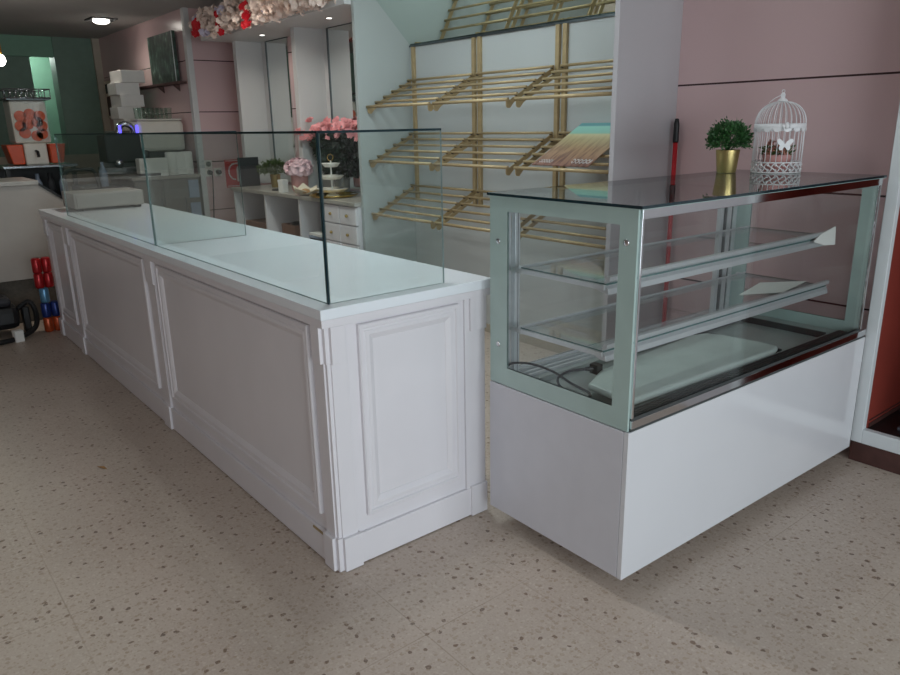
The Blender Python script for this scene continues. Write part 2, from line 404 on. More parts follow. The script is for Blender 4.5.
for b in ((-3.48, -3.44, .1, .98), (-3.12, -3.08, .1, .98), (-3.44, -3.12, .1, .13), (-3.44, -3.12, .94, .98)): box(bm, 2.30, 2.36, *b)
w2 = struct('window_2', bm, 'alu_dark', 'low narrow window in the dark brown entrance wall', 'window')
bm = nb(); pane(bm, 2.326, 2.332, -3.44, -3.12, .13, .94, 'x'); obj('pane', bm, ['glass', 'glass_edge_l'], w2)
bm = nb(); box(bm, 2.44, 14, -12, 4, -.2, -.1); struct('pavement', bm, 'paving', 'pale paving outside the entrance window', 'pavement')
bm = nb(); box(bm, XL-.12, XL, YB, 13.5, 0, CEIL); struct('wall_left', bm, 'left_wall', 'plain dusty rose side wall across from the racks', 'wall')
# shop front with its window opening (behind the photographer)
bm = nb()
for b in ((XL, -3.2, YB-.12, YB, 0, CEIL), (1.9, 2.24, YB-.12, YB, 0, CEIL), (-3.2, 1.9, YB-.12, YB, 2.5, CEIL), (-3.2, 1.9, YB-.12, YB, 0, .12)): box(bm, *b)
struct('wall_front', bm, 'wall_white', 'white shop front wall around the display window', 'wall')
bm = nb()
for b in ((-3.2, -3.14), (-1.55, -1.49), (.15, .21), (1.84, 1.9)): box(bm, b[0], b[1], YB-.09, YB-.03, .12, 2.5)
box(bm, -3.14, 1.84, YB-.09, YB-.03, .12, .18); box(bm, -3.14, 1.84, YB-.09, YB-.03, 2.44, 2.5)
w1 = struct('window_1', bm, 'alu_dark', 'shop front window in a dark aluminium frame', 'window')
bm = nb(); pane(bm, -3.14, 1.84, YB-.066, YB-.058, .18, 2.44, 'y'); obj('pane', bm, ['glass', 'glass_edge_l'], w1)
# far end, green
bm = nb(); box(bm, 1.38, XR, YF, YF+.3, 0, CEIL); struct('wall_column', bm, 'green_dark', 'dark green column at the far right end', 'wall')
bm = nb(); box(bm, XL, 3.1, 10.7, 10.8, 0, CEIL); struct('wall_far', bm, 'green_wall', 'brighter green wall seen past the dark green column', 'wall')
bm = nb(); box(bm, XL, 1.10, YF+.1, YF+.3, 0, CEIL); struct('wall_bay', bm, 'green_dark', 'dark green wall bay behind the juice machine', 'wall')
bm = nb(); box(bm, .3, 1.38, YF+.02, YF+.1, 2.45, CEIL); struct('trim_1', bm, 'green_wall', 'green lintel between the dark column and bay', 'lintel')
bm = nb(); box(bm, .3, 1.87, YF-.03, YF-.001, 0, 1.2); struct('trim_2', bm, 'greige', 'greige dado panel under the green column', 'dado')
bm = nb(); box(bm, 1.86, 1.95, YF-.05, YF-.001, 1.2, CEIL); struct('trim_3', bm, 'greige', 'pale corner strip between green column and pink wall', 'trim')
bm = nb(); box(bm, 1.935, 1.995, 6.035, 6.11, 0, CEIL); struct('trim_4', bm, 'wall_white', 'white corner strip on the projecting pink wall', 'trim', .004)
# rack niche: white back board, side panels and slanted mirror
bm = nb(); box(bm, 2.475, 2.5, .505, 2.86, 0, 2.1); struct('trim_5', bm, 'rack_white', 'white back board behind the gold rods', 'panel')
bm = nb(); box(bm, 1.985, 2.5, .475, .505, 0, CEIL); struct('trim_6', bm, 'partition', 'white side panel between gold racks and plain pink wall', 'panel', .002)
bm = nb(); box(bm, 1.985, 2.5, 2.86, 2.895, 0, CEIL); struct('trim_7', bm, 'rack_side', 'white side panel between gold racks and flower pelmet', 'panel', .002)
bm = nb(); box(bm, 2.46, 2.475, .505, 2.86, 0, .06); struct('baseboard_right', bm, 'greige', 'low skirting under the gold racks', 'baseboard')
t = thing('slanted_mirror', 'tilted mirror above the gold racks reflecting their rods', 'mirror', (2.476, 1.6825, 2.083))
bm = nb()
prism(bm, [(0, 0), (-.49, .49), (-.477, .503), (.013, .013)], lambda u, v, h: (u, h, v), -1.177, 1.177)
obj('mirror_glass', bm, 'mirror', t)
bm = nb(); box(bm, -.012, .0, -1.177, 1.177, -.012, .001); obj('edge_trim', bm, 'alu_dark', t)
# soffit with flowers, pilaster panels, wall mirrors
bm = nb(); box(bm, 1.93, 2.5, 2.895, 5.62, 2.34, 2.44); struct('trim_8', bm, 'wall_white', 'white pelmet shelf below the flower garland', 'pelmet', .002)
for i, y in enumerate((5.45, 4.2)):
    bm = nb(); box(bm, 2.21, 2.5, y, y+.07, .936, 2.34); box(bm, 2.49, 2.5, y-(.09 if i == 0 else .07), y, .936, 2.34)
    struct('trim_%d' % (9+i), bm, 'wall_white', ('white panel standing left of the slim middle wall mirror', 'white panel standing left of the pink rose bouquet')[i], 'panel', .002)
for i, (y0, y1) in enumerate(((4.88, 5.33), (3.5, 4.1))):
    t = thing('wall_mirror', ('tall wall mirror left of the middle white panel', 'tall wall mirror behind the pink rose bouquet')[i], 'mirror', (2.5, (y0+y1)/2, .96), group='tall mirrors under the pelmet')
    h = (y1-y0)/2
    bm = nb(); box(bm, -.012, -.002, -h, h, 0, 1.378); obj('mirror_glass', bm, 'mirror_wall', t)
    bm = nb(); box(bm, -.016, -.001, h, h+.025, 0, 1.378); box(bm, -.016, -.001, -h-.004, h, 1.372, 1.38); obj('frame', bm, 'alu_dark', t)

UNSEEN_LAMPS = ((1.25, 3.9, 52, 'square recessed lamp before the flower pelmet'), (-2.3, .6, 16, 'unseen lamp added left of the white counter'), (.42, .35, 32, 'unseen lamp added above the near end of the white counter'))  # the two lamps by the white counter are added, unseen, to brighten it
BATTEN = (1.2, 1.65, 18)
def downlight(name, x, y, z, label, r=.026, power=6, square=False, col=(1, .93, .82)):
    t = thing(name, label, 'ceiling light', (x, y, z))
    bm = nb()
    if square:
        for b in ((-.14, .14, -.14, -.12), (-.14, .14, .12, .14), (-.14, -.12, -.12, .12), (.12, .14, -.12, .12)): box(bm, *b, -.012, 0)
        box(bm, -.12, .12, -.12, .12, -.004, 0)
        obj('frame', bm, 'black', t)
        bm = nb(); lathe(bm, [(.055, -.006), (.085, -.03), (.085, -.012)], (0, 0, 0), 20); lathe(bm, [(.085, -.03), (.06, -.045), (.0001, -.05)], (0, 0, 0), 20, cap0=False, cap1=False)
        obj('bulb', bm, 'lamp', t)
    else:
        lathe(bm, [(r, -.002), (r*1.2, -.004), (r*1.2, 0), (r, 0)], (0, 0, 0), 24, cap0=False, cap1=False); obj('ring', bm, 'alu', t)
        bm = nb(); lathe(bm, [(.0001, -.004), (r*.8, -.003), (r*.8, -.0005)], (0, 0, 0), 20); obj('bulb', bm, 'led', t)
    l = bpy.data.lights.new(name+'_light', 'SPOT'); l.energy = power; l.spot_size = 2.9; l.spot_blend = 1; l.shadow_soft_size = .05
    l.color = col
    lo = bpy.data.objects.new(name+'_light', l); COL.objects.link(lo); lo.parent = t; lo.location = (0, 0, -.07)
    return t
downlight('recessed_light', 2.23, 4.87, 2.34, 'small recessed downlight above the left wall mirror', power=4)
downlight('recessed_light', 2.197, 3.57, 2.34, 'small recessed downlight above the rose bouquet mirror', power=4)
downlight('ceiling_lamp', 1.484, 7.31, CEIL, 'bright square recessed lamp over the coffee counter', power=10, square=True)
for x, y, p, lab in UNSEEN_LAMPS: downlight('ceiling_lamp', x, y, CEIL, lab, power=p, square=True, col=(.92, .97, 1) if y < .5 else (1, .93, .82))
t = thing('ceiling_panel_light', 'large cool ceiling panel light over the rack aisle', 'ceiling light', (BATTEN[0], BATTEN[1], CEIL))
bm = nb(); box(bm, -.31, .31, -.62, .62, -.03, 0); obj('housing', bm, 'wall_white', t, .004)
bm = nb(); box(bm, -.30, .30, -.60, .60, -.035, -.03); obj('diffuser', bm, 'batten_glow', t)
l = bpy.data.lights.new('batten_light', 'AREA'); l.shape = 'RECTANGLE'; l.size = .6; l.size_y = 1.2; l.energy = BATTEN[2]; l.color = (.80, .96, 1.0)
lo = bpy.data.objects.new('batten_light', l); COL.objects.link(lo); lo.parent = t; lo.location = (0, 0, -.06)
t = thing('ceiling_lamp', 'square recessed lamp in the green far bay', 'ceiling light', (1.2, 10.2, CEIL))
bm = nb(); box(bm, -.1, .1, -.1, .1, -.02, 0); obj('bulb', bm, 'batten_glow', t)
l = bpy.data.lights.new('bay_light', 'POINT'); l.energy = 16; l.shadow_soft_size = .1; l.color = (.85, 1, .92)
lo = bpy.data.objects.new('bay_light', l); COL.objects.link(lo); lo.parent = t; lo.location = (0, 0, -.15)

# ------------------------------------------------------------------ white counter
ZT = .952; CL = 4.2; CD = .7245; IN = .027
t = thing('shop_counter', 'long white panelled shop counter carrying the glass screens', 'counter', (0, 0, 0))
bm = nb(); box(bm, 0, CD, 0, CL, ZT-.0345, ZT); obj('worktop', bm, 'white_top', t, .0025)
bm = nb(); box(bm, .003, CD-.003, .003, CL-.003, ZT-.062, ZT-.035); obj('worktop_edge', bm, 'white', t, .002)
bm = nb(); box(bm, IN, CD-IN, IN, CL-IN, .012, ZT-.062); obj('body', bm, 'white', t)
fx = lambda u, v, h: (IN-h, u, v)      # long front, seen from -x
fy = lambda u, v, h: (u, IN-h, v)      # near end
prof = [(0, 0), (0, .012), (.004, .016), (.014, .016), (.018, .010), (.024, .010), (.028, .013), (.040, .013), (.058, .004), (.060, .0015)]
for u0, u1 in ((.125, 1.64), (1.845, 3.375), (3.585, 4.03)):
    bm = nb(); moulding(bm, fx, u0, .185, u1, .878, prof); obj('front_panel', bm, 'white', t)
bm = nb(); moulding(bm, fy, .142, .18, .57, .878, prof); obj('end_panel', bm, 'white', t)
def bx_x(bm, u0, u1, v0, v1, h): box(bm, IN-h, IN+.001, u0, u1, v0, v1)
def bx_y(bm, u0, u1, v0, v1, h): box(bm, u0, u1, IN-h, IN+.001, v0, v1)
for y0, y1 in ((1.69, 1.795), (3.43, 3.535), (4.08, CL-IN)):
    bm = nb(); bx_x(bm, y0+.008, y1-.008, .125, .89, .010); bx_x(bm, y0, y1, .77, .89, .02); bx_x(bm, y0, y1, .002, .128, .024)
    obj('pilaster', bm, 'white', t, .002)
# corner pilaster wraps the near corner with a stepped edge
bm = nb(); bx_x(bm, .036, .098, .12, .89, .010); bx_y(bm, .036, .098, .12, .89, .010); obj('pilaster', bm, 'white', t, .002)
bm = nb(); bx_x(bm, .034, .088, .765, .89, .022); bx_y(bm, .034, .088, .765, .89, .022)
box(bm, IN-.009, IN+.02, IN-.009, IN+.02, .765, .89); obj('pilaster_cap', bm, 'white', t, .002)
bm = nb(); bx_x(bm, .034, .100, .002, .130, .024); bx_y(bm, .034, .106, .002, .130, .024)
box(bm, IN-.011, IN+.02, IN-.011, IN+.02, .002, .130); obj('pilaster_foot', bm, 'white', t, .002)
bm = nb(); box(bm, IN-.004, IN+.02, IN-.004, IN+.02, .13, .89); obj('corner_bead', bm, 'white', t, .002)
bm = nb(); bx_y(bm, CD-.125, CD-IN, .12, .89, .010); bx_y(bm, CD-.105, CD-IN, .765, .89, .02); bx_y(bm, CD-.108, CD-IN, .002, .13, .022); obj('pilaster', bm, 'white', t, .002)
bm = nb(); bx_x(bm, .1, CL-IN-.1, .004, .122, .014); obj('plinth', bm, 'white', t, .003)
bm = nb(); bx_y(bm, .1, CD-.1, .004, .122, .014); obj('plinth', bm, 'white', t, .003)
bm = nb(); box(bm, IN-.0175, IN-.013, .108, .185, .108, .117)
tg = obj('brass_tag', bm, 'gold', t, .001); tg['label'] = 'small brass strip'

# glass screens standing on the counter
GH = 1.489
t = thing('glass_screen', 'clear glass screen standing on the white counter', 'glass screen', (.06, .055, ZT))
def gpane(b, thin, edge='glass_edge_l', top=True):
    h = GH-ZT
    bm = nb(); pane(bm, b[0], b[1], b[2], b[3], 0.0005, h-.0075, thin); g = obj('glass_pane', bm, ['glass_c', edge], t)
    bm = nb(); box(bm, b[0], b[1], b[2], b[3], h-.0075, h); o = obj('polished_edge', bm, 'glass_edge', g); o['label'] = 'dark polished top edge of the pane'
    return g
gpane((0, .008, .009, 1.695), 'x'); gpane((0, .008, 1.699, 3.52), 'x'); gpane((.009, .478, 0, .009), 'y', 'glass_edge_p'); gpane((.009, .478, 1.694, 1.702), 'y')
bm = nb(); box(bm, -.0005, .005, -.0005, .005, 0.0005, GH-ZT-.0001); o = obj('corner_joint', bm, 'glass_edge', t); o['label'] = 'dark glued corner of the glass screen'

t = thing('cash_drawer', 'white box drawer at the far end of the white counter', 'cash drawer', (.40, 3.93, ZT))
bm = nb(); box(bm, -.24, .24, -.15, .2, .018, .125); obj('body', bm, 'warm_white', t, .006)
bm = nb(); box(bm, -.225, .225, -.158, -.148, .026, .115); obj('drawer_or_reflection', bm, 'warm_white', t, .003)
for sx_ in (-.2, .2):
    bm = nb(); box(bm, sx_-.02, sx_+.02, -.13, .17, 0, .018); obj('foot', bm, 'black', t)

# ------------------------------------------------------------------ refrigerated display case
KX, KY, KA = .638, -.707, math.radians(-1.024)
KL, KD, KB = 1.561, .644, 1.589
t = CASE = thing('display_case', 'glass pastry display case on a white base', 'display case', (KX, KY, 0), KA)
bm = nb(); box(bm, 0, KB, .02, KD, .07, .584); obj('base_cabinet', bm, 'case_side', t, .002)
bm = nb(); box(bm, 0, KB, 0, .0185, .07, .586); obj('front_panel', bm, 'gloss_white', t, .0015)
for a, b in ((.12, .1), (KL-.12, .1), (.12, KD-.1), (KL-.12, KD-.1)):
    bm = nb(); lathe(bm, [(.025, 0), (.025, .012), (.012, .016), (.012, .07)], (a, b, 0), 14); obj('foot', bm, 'black', t)
# deck: rim, sunken well, louvred air outlet
Z1 = .584
bm = nb()
for b in ((.012, KL-.012, .012, .10), (.012, KL-.012, .50, KD-.01), (.012, .11, .10, .50), (KL-.12, KL-.012, .10, .50)): box(bm, *b, Z1+.0, Z1+.022)
box(bm, .11, KL-.12, .10, .50, Z1+.0, Z1+.003)
obj('deck', bm, 'deck', t, .002)
bm = nb()
for k in range(5): box(bm, .03, KL-.03, .028+k*.013, .034+k*.013, Z1+.022, Z1+.027)
obj('air_grille', bm, 'vent_dark', t)
bm = nb(); box(bm, 1.065, 1.075, .1, .5, Z1+.003, Z1+.03); box(bm, 1.43, 1.44, .1, .5, Z1+.003, Z1+.03); box(bm, 1.065, 1.44, .49, .5, Z1+.003, Z1+.03)
obj('well_rim', bm, 'vent_dark', t)
bm = nb()
for k in range(3): box(bm, .03, KL-.03, .53+k*.03, .54+k*.03, Z1+.022, Z1+.032)
obj('door_track', bm, 'alu', t)
def side(a0, a1, name):
    bm = nb(); pane(bm, a0, a1, .072, .553, .655, 1.214, 'x'); g = obj('side_glass', bm, ['glass', 'glass_edge_l'], t)
    bm = nb()
    for b in ((.008, .072, Z1+.004, 1.262), (.553, .642, Z1+.004, 1.262), (.072, .553, Z1+.004, .655), (.072, .553, 1.214, 1.262)): box(bm, a0, a1, *b)
    f = obj('printed_border', bm, 'frit', g); f['label'] = 'grey green printed glass border'
    for bb, zz in ((.598, 1.109), (.598, .737), (.045, 1.165)):
        bm = nb(); s = -1 if a0 < .5 else 1; e = a0 if s < 0 else a1
        lathe(bm, [(.010, 0), (.010, .003), (.006, .005), (.0001, .005)], (0, 0, 0), 14, cap1=False)
        obj('bolt', bm, 'chrome', g, loc=(e, bb, zz), rot=(0, s*PI/2, 0))
side(.002, .010, 'l'); side(KL-.026, KL-.018, 'r')
bm = nb(); pane(bm, .016, KL-.03, .004, .010, .632, 1.237, 'y'); obj('front_glass', bm, ['glass', 'glass_edge_l'], t)
bm = nb(); box(bm, .012, KL-.022, .000, .012, 1.234, 1.262); obj('top_trim', bm, 'chrome', t, .001)
bm = nb(); box(bm, .012, KB-.004, -.001, .014, Z1+.012, .622); obj('bottom_trim', bm, 'chrome', t, .001)
bm = nb(); box(bm, .012, KB-.004, .003, .014, Z1+.002, Z1+.012); box(bm, .012, KL-.03, .002, .014, .622, .632); obj('trim_gap', bm, 'vent_dark', t)
for a in (.0105, KL-.034):
    bm = nb(); box(bm, a, a+.009, .000, .008, .63, 1.236); obj('corner_trim', bm, 'chrome', t, .001)
bm = nb(); pane(bm, -.004, KL-.010, -.008, .652, 1.264, 1.273, 'z'); tgl = obj('top_glass', bm, ['glass_top', 'glass_edge'], t)
bm = nb()
for b in ((-.002, KL-.012, -.006, .008), (-.002, KL-.012, .565, .650), (-.002, .03, .008, .565), (KL-.06, KL-.012, .008, .565)): box(bm, *b, 1.2622, 1.2638)
o = obj('printed_border', bm, 'frit', tgl); o['label'] = 'grey green printed border under the top glass'
# rear posts and sliding doors
for a0, st in ((.060, ((0, .014), (.02, .016))), (KL-.235, ((0, .024), (.032, .012), (.056, .03), (.1, .014)))):
    bm = nb()
    for k, (u, w) in enumerate(st): box(bm, a0+u, a0+u+w, .575+.012*(k % 2), .596, Z1+.022, 1.262)
    rpo = obj('rear_post', bm, 'alu', t, .002)
    bm = nb()
    for (u, w), (u2, w2) in zip(st, st[1:]): box(bm, a0+u+w, a0+u2, .580, .590, Z1+.022, 1.262)
    obj('post_groove', bm, 'vent_dark', rpo)
for i, (a0, a1, b) in enumerate(((.03, .80, .600), (.76, KL-.03, .622))):
    bm = nb(); pane(bm, a0+.03, a1-.03, b, b+.006, .63, 1.24, 'y'); g = obj('sliding_door', bm, ['glass', 'glass_edge_l'], t)
    bm = nb()
    for q in ((a0+.004, a0+.03, .62, 1.256), (a1-.03, a1-.004, .62, 1.256), (a0+.03, a1-.03, 1.24, 1.256), (a0+.03, a1-.03, .62, .63)): box(bm, q[0], q[1], b-.004, b+.010, q[2], q[3])
    obj('door_frame', bm, 'alu', g, .001)
for z in (1.016, .800):
    bm = nb(); pane(bm, .045, 1.49, .150, .530, z, z+.006, 'z'); sh = obj('glass_shelf', bm, ['glass', 'glass_edge_l'], t)
    bm = nb(); prism(bm, [(.136, z+.028), (.137, z+.014), (.152, z+.007), (.152, z-.002), (.141, z-.010), (.138, z-.028), (.165, z-.025), (.232, z-.006), (.232, z-.001), (.157, z-.001), (.157, z+.010), (.148, z+.030)], lambda u, v, h: (h, u, v), .045, 1.49)
    obj('front_rail', bm, 'alu', sh, .001)
    bm = nb(); box(bm, .035, 1.50, .515, .533, z-.016, z-.001); box(bm, .035, 1.50, .528, .533, z-.001, z+.010); obj('rear_rail', bm, 'alu', sh, .001)
    for a in (.036, 1.491):
        bm = nb(); box(bm, a, a+.008, .15, .575, z-.014, z+.002); obj('end_bracket', bm, 'alu', sh, .001)

def K(a, b, z): return (KX + a*math.cos(KA) - b*math.sin(KA), KY + a*math.sin(KA) + b*math.cos(KA), z)
# loose things in and on the case
bm = nb()
poly = [(.13, .125), (.135, .10), (1.0, .085), (1.045, .10), (1.05, .16), (1.03, .34), (1.0, .40), (.93, .42), (.3, .37), (.15, .30)]
prism(bm, poly, lambda u, v, h: (u, v, h), 0, .026)
tag(obj('foam_slab', bm, 'slab', bevel=.01, loc=K(0, 0, Z1+.0225), rot=(0, 0, KA)), 'pale grey green slab lying on the display case floor', 'slab')
# white wrap on the right end of the upper shelf rail
bm = nb()
pts = [(-.13, -.004), (-.07, .022), (.048, .042), (.060, -.036), (-.03, -.030)]
prism(bm, pts, lambda u, v, h: (u, h, v), 0, .004)
tag(obj('film_sleeve', bm, 'paper', loc=K(1.425, .131, 1.02), rot=(0, 0, KA)), 'white plastic film end hanging on the upper shelf rail', 'plastic film')
bm = nb()
vs = [bm.verts.new(p) for p in ((-.20, .02, .001), (-.05, -.085, .005), (.21, -.05, .010), (.06, .08, .004))]
vs2 = [bm.verts.new(v.co + Vector((0, 0, .0015))) for v in vs]
bm.faces.new(vs[::-1]); bm.faces.new(vs2)
for i in range(4): bm.faces.new((vs[i], vs[(i+1) % 4], vs2[(i+1) % 4], vs2[i]))
tag(obj('paper_sheet', bm, 'paper', loc=K(1.25, .27, .806), rot=(0, 0, KA)), 'loose white sheet lying on the lower glass shelf', 'paper sheet')
t = thing('power_cable', 'black power cable with plug coiled inside the display case', 'cable', K(0, 0, Z1+.022), KA)
bm = nb()
cp = [(.03, .60, .02), (.05, .58, .05), (.09, .52, .055), (.12, .44, .04), (.13, .36, .015), (.12, .27, .008), (.09, .24, .008), (.07, .27, .008), (.08, .36, .012), (.13, .42, .02), (.20, .43, .026), (.25, .40, .03)]
def smooth_path(P, n=6):
    P = [Vector(p) for p in P]; out = []
    for i in range(len(P)-1):
        a, b, c, d = P[max(i-1, 0)], P[i], P[i+1], P[min(i+2, len(P)-1)]
        for k in range(n):
            s = k/n; out.append(.5*((2*b)+(-a+c)*s+(2*a-5*b+4*c-d)*s*s+(-a+3*b-3*c+d)*s**3))
    out.append(P[-1]); return out
tube(bm, smooth_path(cp), .0045, 8); obj('cord', bm, 'rubber', t)
bm = nb(); tube(bm, [(.248, .401, .03), (.275, .385, .03)], [.007, .011], 10); box(bm, .268, .300, .362, .398, .012, .048); obj('plug', bm, 'black', t, .004)

# gold potted plant on the case
ZK = 1.2735
def potted(name, label, loc, rp, hp, rl, n, leaf, group=None, squash=.75):
    t = thing(name, label, 'potted plant', loc, group=group)
    bm = nb(); lathe(bm, [(rp*.78, 0), (rp*.8, .003), (rp, hp-.002), (rp, hp), (rp*.93, hp), (rp*.9, hp-.012)], seg=32, cap1=False); obj('pot', bm, 'gold_pot', t)
    bm = nb(); lathe(bm, [(rp*.92, hp-.014), (rp*.5, hp-.008), (.0001, hp-.006)], seg=20, cap1=False); obj('soil', bm, 'soil', t)
    bm = nb(); c = Vector((0, 0, hp + rl*squash*.62))
    for i in range(34):
        a = random.uniform(0, 2*PI); e = random.uniform(.1, 1.5)
        d = Vector((math.cos(a)*math.cos(e), math.sin(a)*math.cos(e), math.sin(e)))
        tube(bm, [(0, 0, hp-.01), tuple(Vector((0, 0, hp)) + Vector((d.x*rl*.5, d.y*rl*.5, d.z*rl*.6))), tuple(Vector((0, 0, hp)) + Vector((d.x*rl*.92, d.y*rl*.92, d.z*rl*1.2)))], .0012, 4)
    obj('stems', bm, leaf, t)
    bm = nb()
    for i in range(n):
        u = random.uniform(-.45, 1); a = random.uniform(0, 2*PI); r_ = random.uniform(.55, 1.0)**.6
        bump = 1 + .16*math.sin(5*a+3*u) + random.uniform(-.08, .14)
        s = math.sqrt(max(0, 1-u*u))
        d = Vector((s*math.cos(a), s*math.sin(a), u*squash))
        p = c + d*rl*r_*bump
        leafq(bm, p, d + Vector((random.uniform(-.8, .8), random.uniform(-.8, .8), random.uniform(-.4, .9))), rl*.11, rl*.2)
    lv = obj('leaves', bm, leaf, t, recalc=False)
    return t
potted('potted_plant', 'green boxwood plant in gold pot on the display case', K(1.328, .57, ZK), .051, .098, .080, 2300, 'leaf', squash=.86)

# white birdcage with small rose pot inside
t = thing('birdcage', 'white wire birdcage standing on the glass display case', 'birdcage', K(1.462, .415, ZK))
HS = -1; R = .099; HB = .201
bm = nb()
for z in (.003, .045): tube(bm, [(R*math.cos(a*2*PI/40), R*math.sin(a*2*PI/40), z) for a in range(40)], .003, 6, closed=True)
for k in range(20):
    for sgn in (1, -1):
        pts = []
        for j in range(7):
            s = j/6; a = 2*PI*(k + sgn*(s-.5)*1.0)/20 + .05*math.sin(s*2*PI)
            pts.append((R*math.cos(a), R*math.sin(a), .004 + s*.04))
        tube(bm, pts, .0026, 5)
    a = 2*PI*(k+.5)/20
    ball(bm, (R*math.cos(a), R*math.sin(a), .034), .0055, sub=1); ball(bm, (R*math.cos(a), R*math.sin(a), .014), .0055, sub=1)
obj('base_band', bm, 'cage', t)
bm = nb(); lathe(bm, [(R-.002, .0005), (R-.002, .003)], seg=40); obj('floor_plate', bm, 'cage', t)
bm = nb()
for k in range(28):
    a = 2*PI*k/28; tube(bm, [(R*math.cos(a), R*math.sin(a), .044), (R*math.cos(a), R*math.sin(a), HB)], .0017, 5)
obj('bars', bm, 'cage', t)
bm = nb()
for k in range(28):
    a = 2*PI*k/28; pts = []
    for j in range(9):
        s = j/8*PI/2*.96; r_ = R*1.03*math.cos(s)**.8; pts.append((r_*math.cos(a), r_*math.sin(a), HB + .095*math.sin(s)))
    tube(bm, pts, .0017, 5)
obj('dome', bm, 'cage', t)
bm = nb()
lathe(bm, [(R+.003, HB-.016), (R+.005, HB-.014), (R+.005, HB+.002), (R+.003, HB+.004), (R, HB+.004), (R, HB-.016)], seg=48, cap0=False, cap1=False)
for k in range(16):
    a = 2*PI*k/16; c = (R+.003)
    tang = Vector((-math.sin(a), math.cos(a), 0)); rad = Vector((math.cos(a), math.sin(a), 0))
    poly = [(.017*math.cos(PI+PI*j/8), .016*math.sin(PI+PI*j/8)) for j in range(9)]
    prism(bm, poly, lambda u, v, h: tuple(rad*(c+h) + tang*u + Vector((0, 0, HB-.014+v))), 0, .0025)
obj('scalloped_band', bm, 'cage', t)
fd = Vector((-.74, -.67, 0)).normalized(); ftan = Vector((-fd.y, fd.x, 0))
bm = nb()
for q, rr in (((0, HB-.004), .015), ((-.013, HB-.006), .010), ((.013, HB-.006), .010)):
    p = fd*(R+.008) + ftan*q[0] + Vector((0, 0, q[1])); ball(bm, tuple(p), rr, sub=2, sc=(.6, .6, 1))
obj('clasp', bm, 'cage', t)
bm = nb(); lathe(bm, [(.024, HB+.094), (.016, HB+.104), (.009, HB+.108), (.0095, HB+.124), (.006, HB+.129), (.0001, HB+.131)], seg=20, cap1=False)
tube(bm, [tuple(ftan*(.006*math.cos(a*2*PI/14)) + Vector((0, 0, HB+.136+.006*math.sin(a*2*PI/14)))) for a in range(14)], .0016, 6, closed=True)
obj('finial', bm, 'cage', t)
bm = nb(); pts = []
for j in range(13):
    s = j/12; pts.append(tuple(-ftan*(-.004 + .045*math.sin(s*PI)*1.0) * (1) + Vector((0, 0, HB+.118-.03*s)) + fd*.02*s))
tube(bm, [tuple(ftan*HS*(.008) + Vector((0, 0, HB+.120))), tuple(ftan*HS*(.03) + Vector((0, 0, HB+.110))), tuple(ftan*HS*.055 + Vector((0, 0, HB+.09)))], .0014, 5)
obj('handle', bm, 'cage', t)
bm = nb()
wing = [(0, .004), (.008, .016), (.022, .026), (.034, .026), (.036, .016), (.028, .004), (.022, 0), (.026, -.01), (.022, -.020), (.012, -.020), (.004, -.010), (0, -.006)]
poly = wing + [(-u, v) for u, v in wing[::-1][1:-1]]
prism(bm, poly, lambda u, v, h: tuple(fd*(R+.004+h+.0) - ftan*u*.9 + Vector((0, 0, .117+v))), 0, .002)
obj('butterfly', bm, 'cage', t)
t = thing('rose_pot', 'dusty pink pot of dried roses inside the birdcage', 'potted flowers', (K(1.462, .415, ZK)[0], K(1.462, .415, ZK)[1], ZK+.004))
bm = nb(); lathe(bm, [(.05, 0), (.058, .068), (.058, .072), (.052, .072), (.05, .06)], seg=28, cap1=False); lathe(bm, [(.051, .062), (.0001, .066)], seg=20, cap0=False, cap1=False); obj('pot', bm, 'dusty', t)
for p, r_ in (((.0, .0, .088), .022), ((-.034, .012, .084), .02), ((.036, -.012, .084), .02), ((-.02, .02, .118), .019), ((.02, .024, .092), .018), ((-.01, -.036, .084), .017), ((.04, .02, .094), .018)):
    bm = nb(); rosette(bm, p, r_*1.2, 4, Vector(p) - Vector((0, 0, .05))); ball(bm, p, r_*.6, sub=1); obj('rose', bm, 'drose', t, recalc=False)
bm = nb()
for i in range(150):
    a = random.uniform(0, 2*PI); r_ = random.uniform(.2, 1)*.062
    p = Vector((r_*math.cos(a), r_*math.sin(a), .066 + random.uniform(0, .035))); leafq(bm, p, Vector((math.cos(a), math.sin(a), random.uniform(0, 1.2))), .010, .022)
obj('leaves', bm, 'leaf_olive', t, recalc=False)

# ------------------------------------------------------------------ red lined niche with white frame
t = thing('wall_niche_display', 'red lined wall niche in a white frame beside the display case', 'display niche', (2.24, -1.045, 0))
Y0, Y1 = -.31, .316
bm = nb()
for b in ((0, .035, Y1-.047, Y1, .096, 2.12), (0, .035, Y0, Y0+.05, .096, 2.12), (0, .035, Y0+.05, Y1-.047, .096, .161), (0, .035, Y0+.05, Y1-.047, 2.05, 2.12)): box(bm, *b)
obj('frame', bm, 'frame_white', t, .003)
bm = nb(); box(bm, .01, .5, Y0, Y1, 0, .095); obj('plinth', bm, 'brown', t, .002)
bm = nb()
for b in ((.036, .56, Y1-.045, Y1, .096, 2.12), (.036, .56, Y0, Y0+.045, .096, 2.12), (.52, .56, Y0+.045, Y1-.045, .096, 2.12), (.036, .52, Y0+.045, Y1-.045, 2.06, 2.12)): box(bm, *b)
obj('lining', bm, 'red_wall', t)
bm = nb(); box(bm, .036, .52, Y0+.045, Y1-.045, .096, .155); o = obj('niche_floor', bm, 'black', t); o['label'] = 'black niche floor'
bm = nb(); box(bm, .06, .5, Y1-.049, Y1-.046, .156, .176); box(bm, .06, .5, Y1-.049, Y1-.046, .188, .193); obj('skirting_line', bm, 'brown', t)
bm = nb(); box(bm, 2.36, 2.74, -1.29, -.87, .1555, .170); tag(obj('floor_mat', bm, 'dark_mat', bevel=.003), 'dark grey mat lying inside the red lined niche', 'mat')
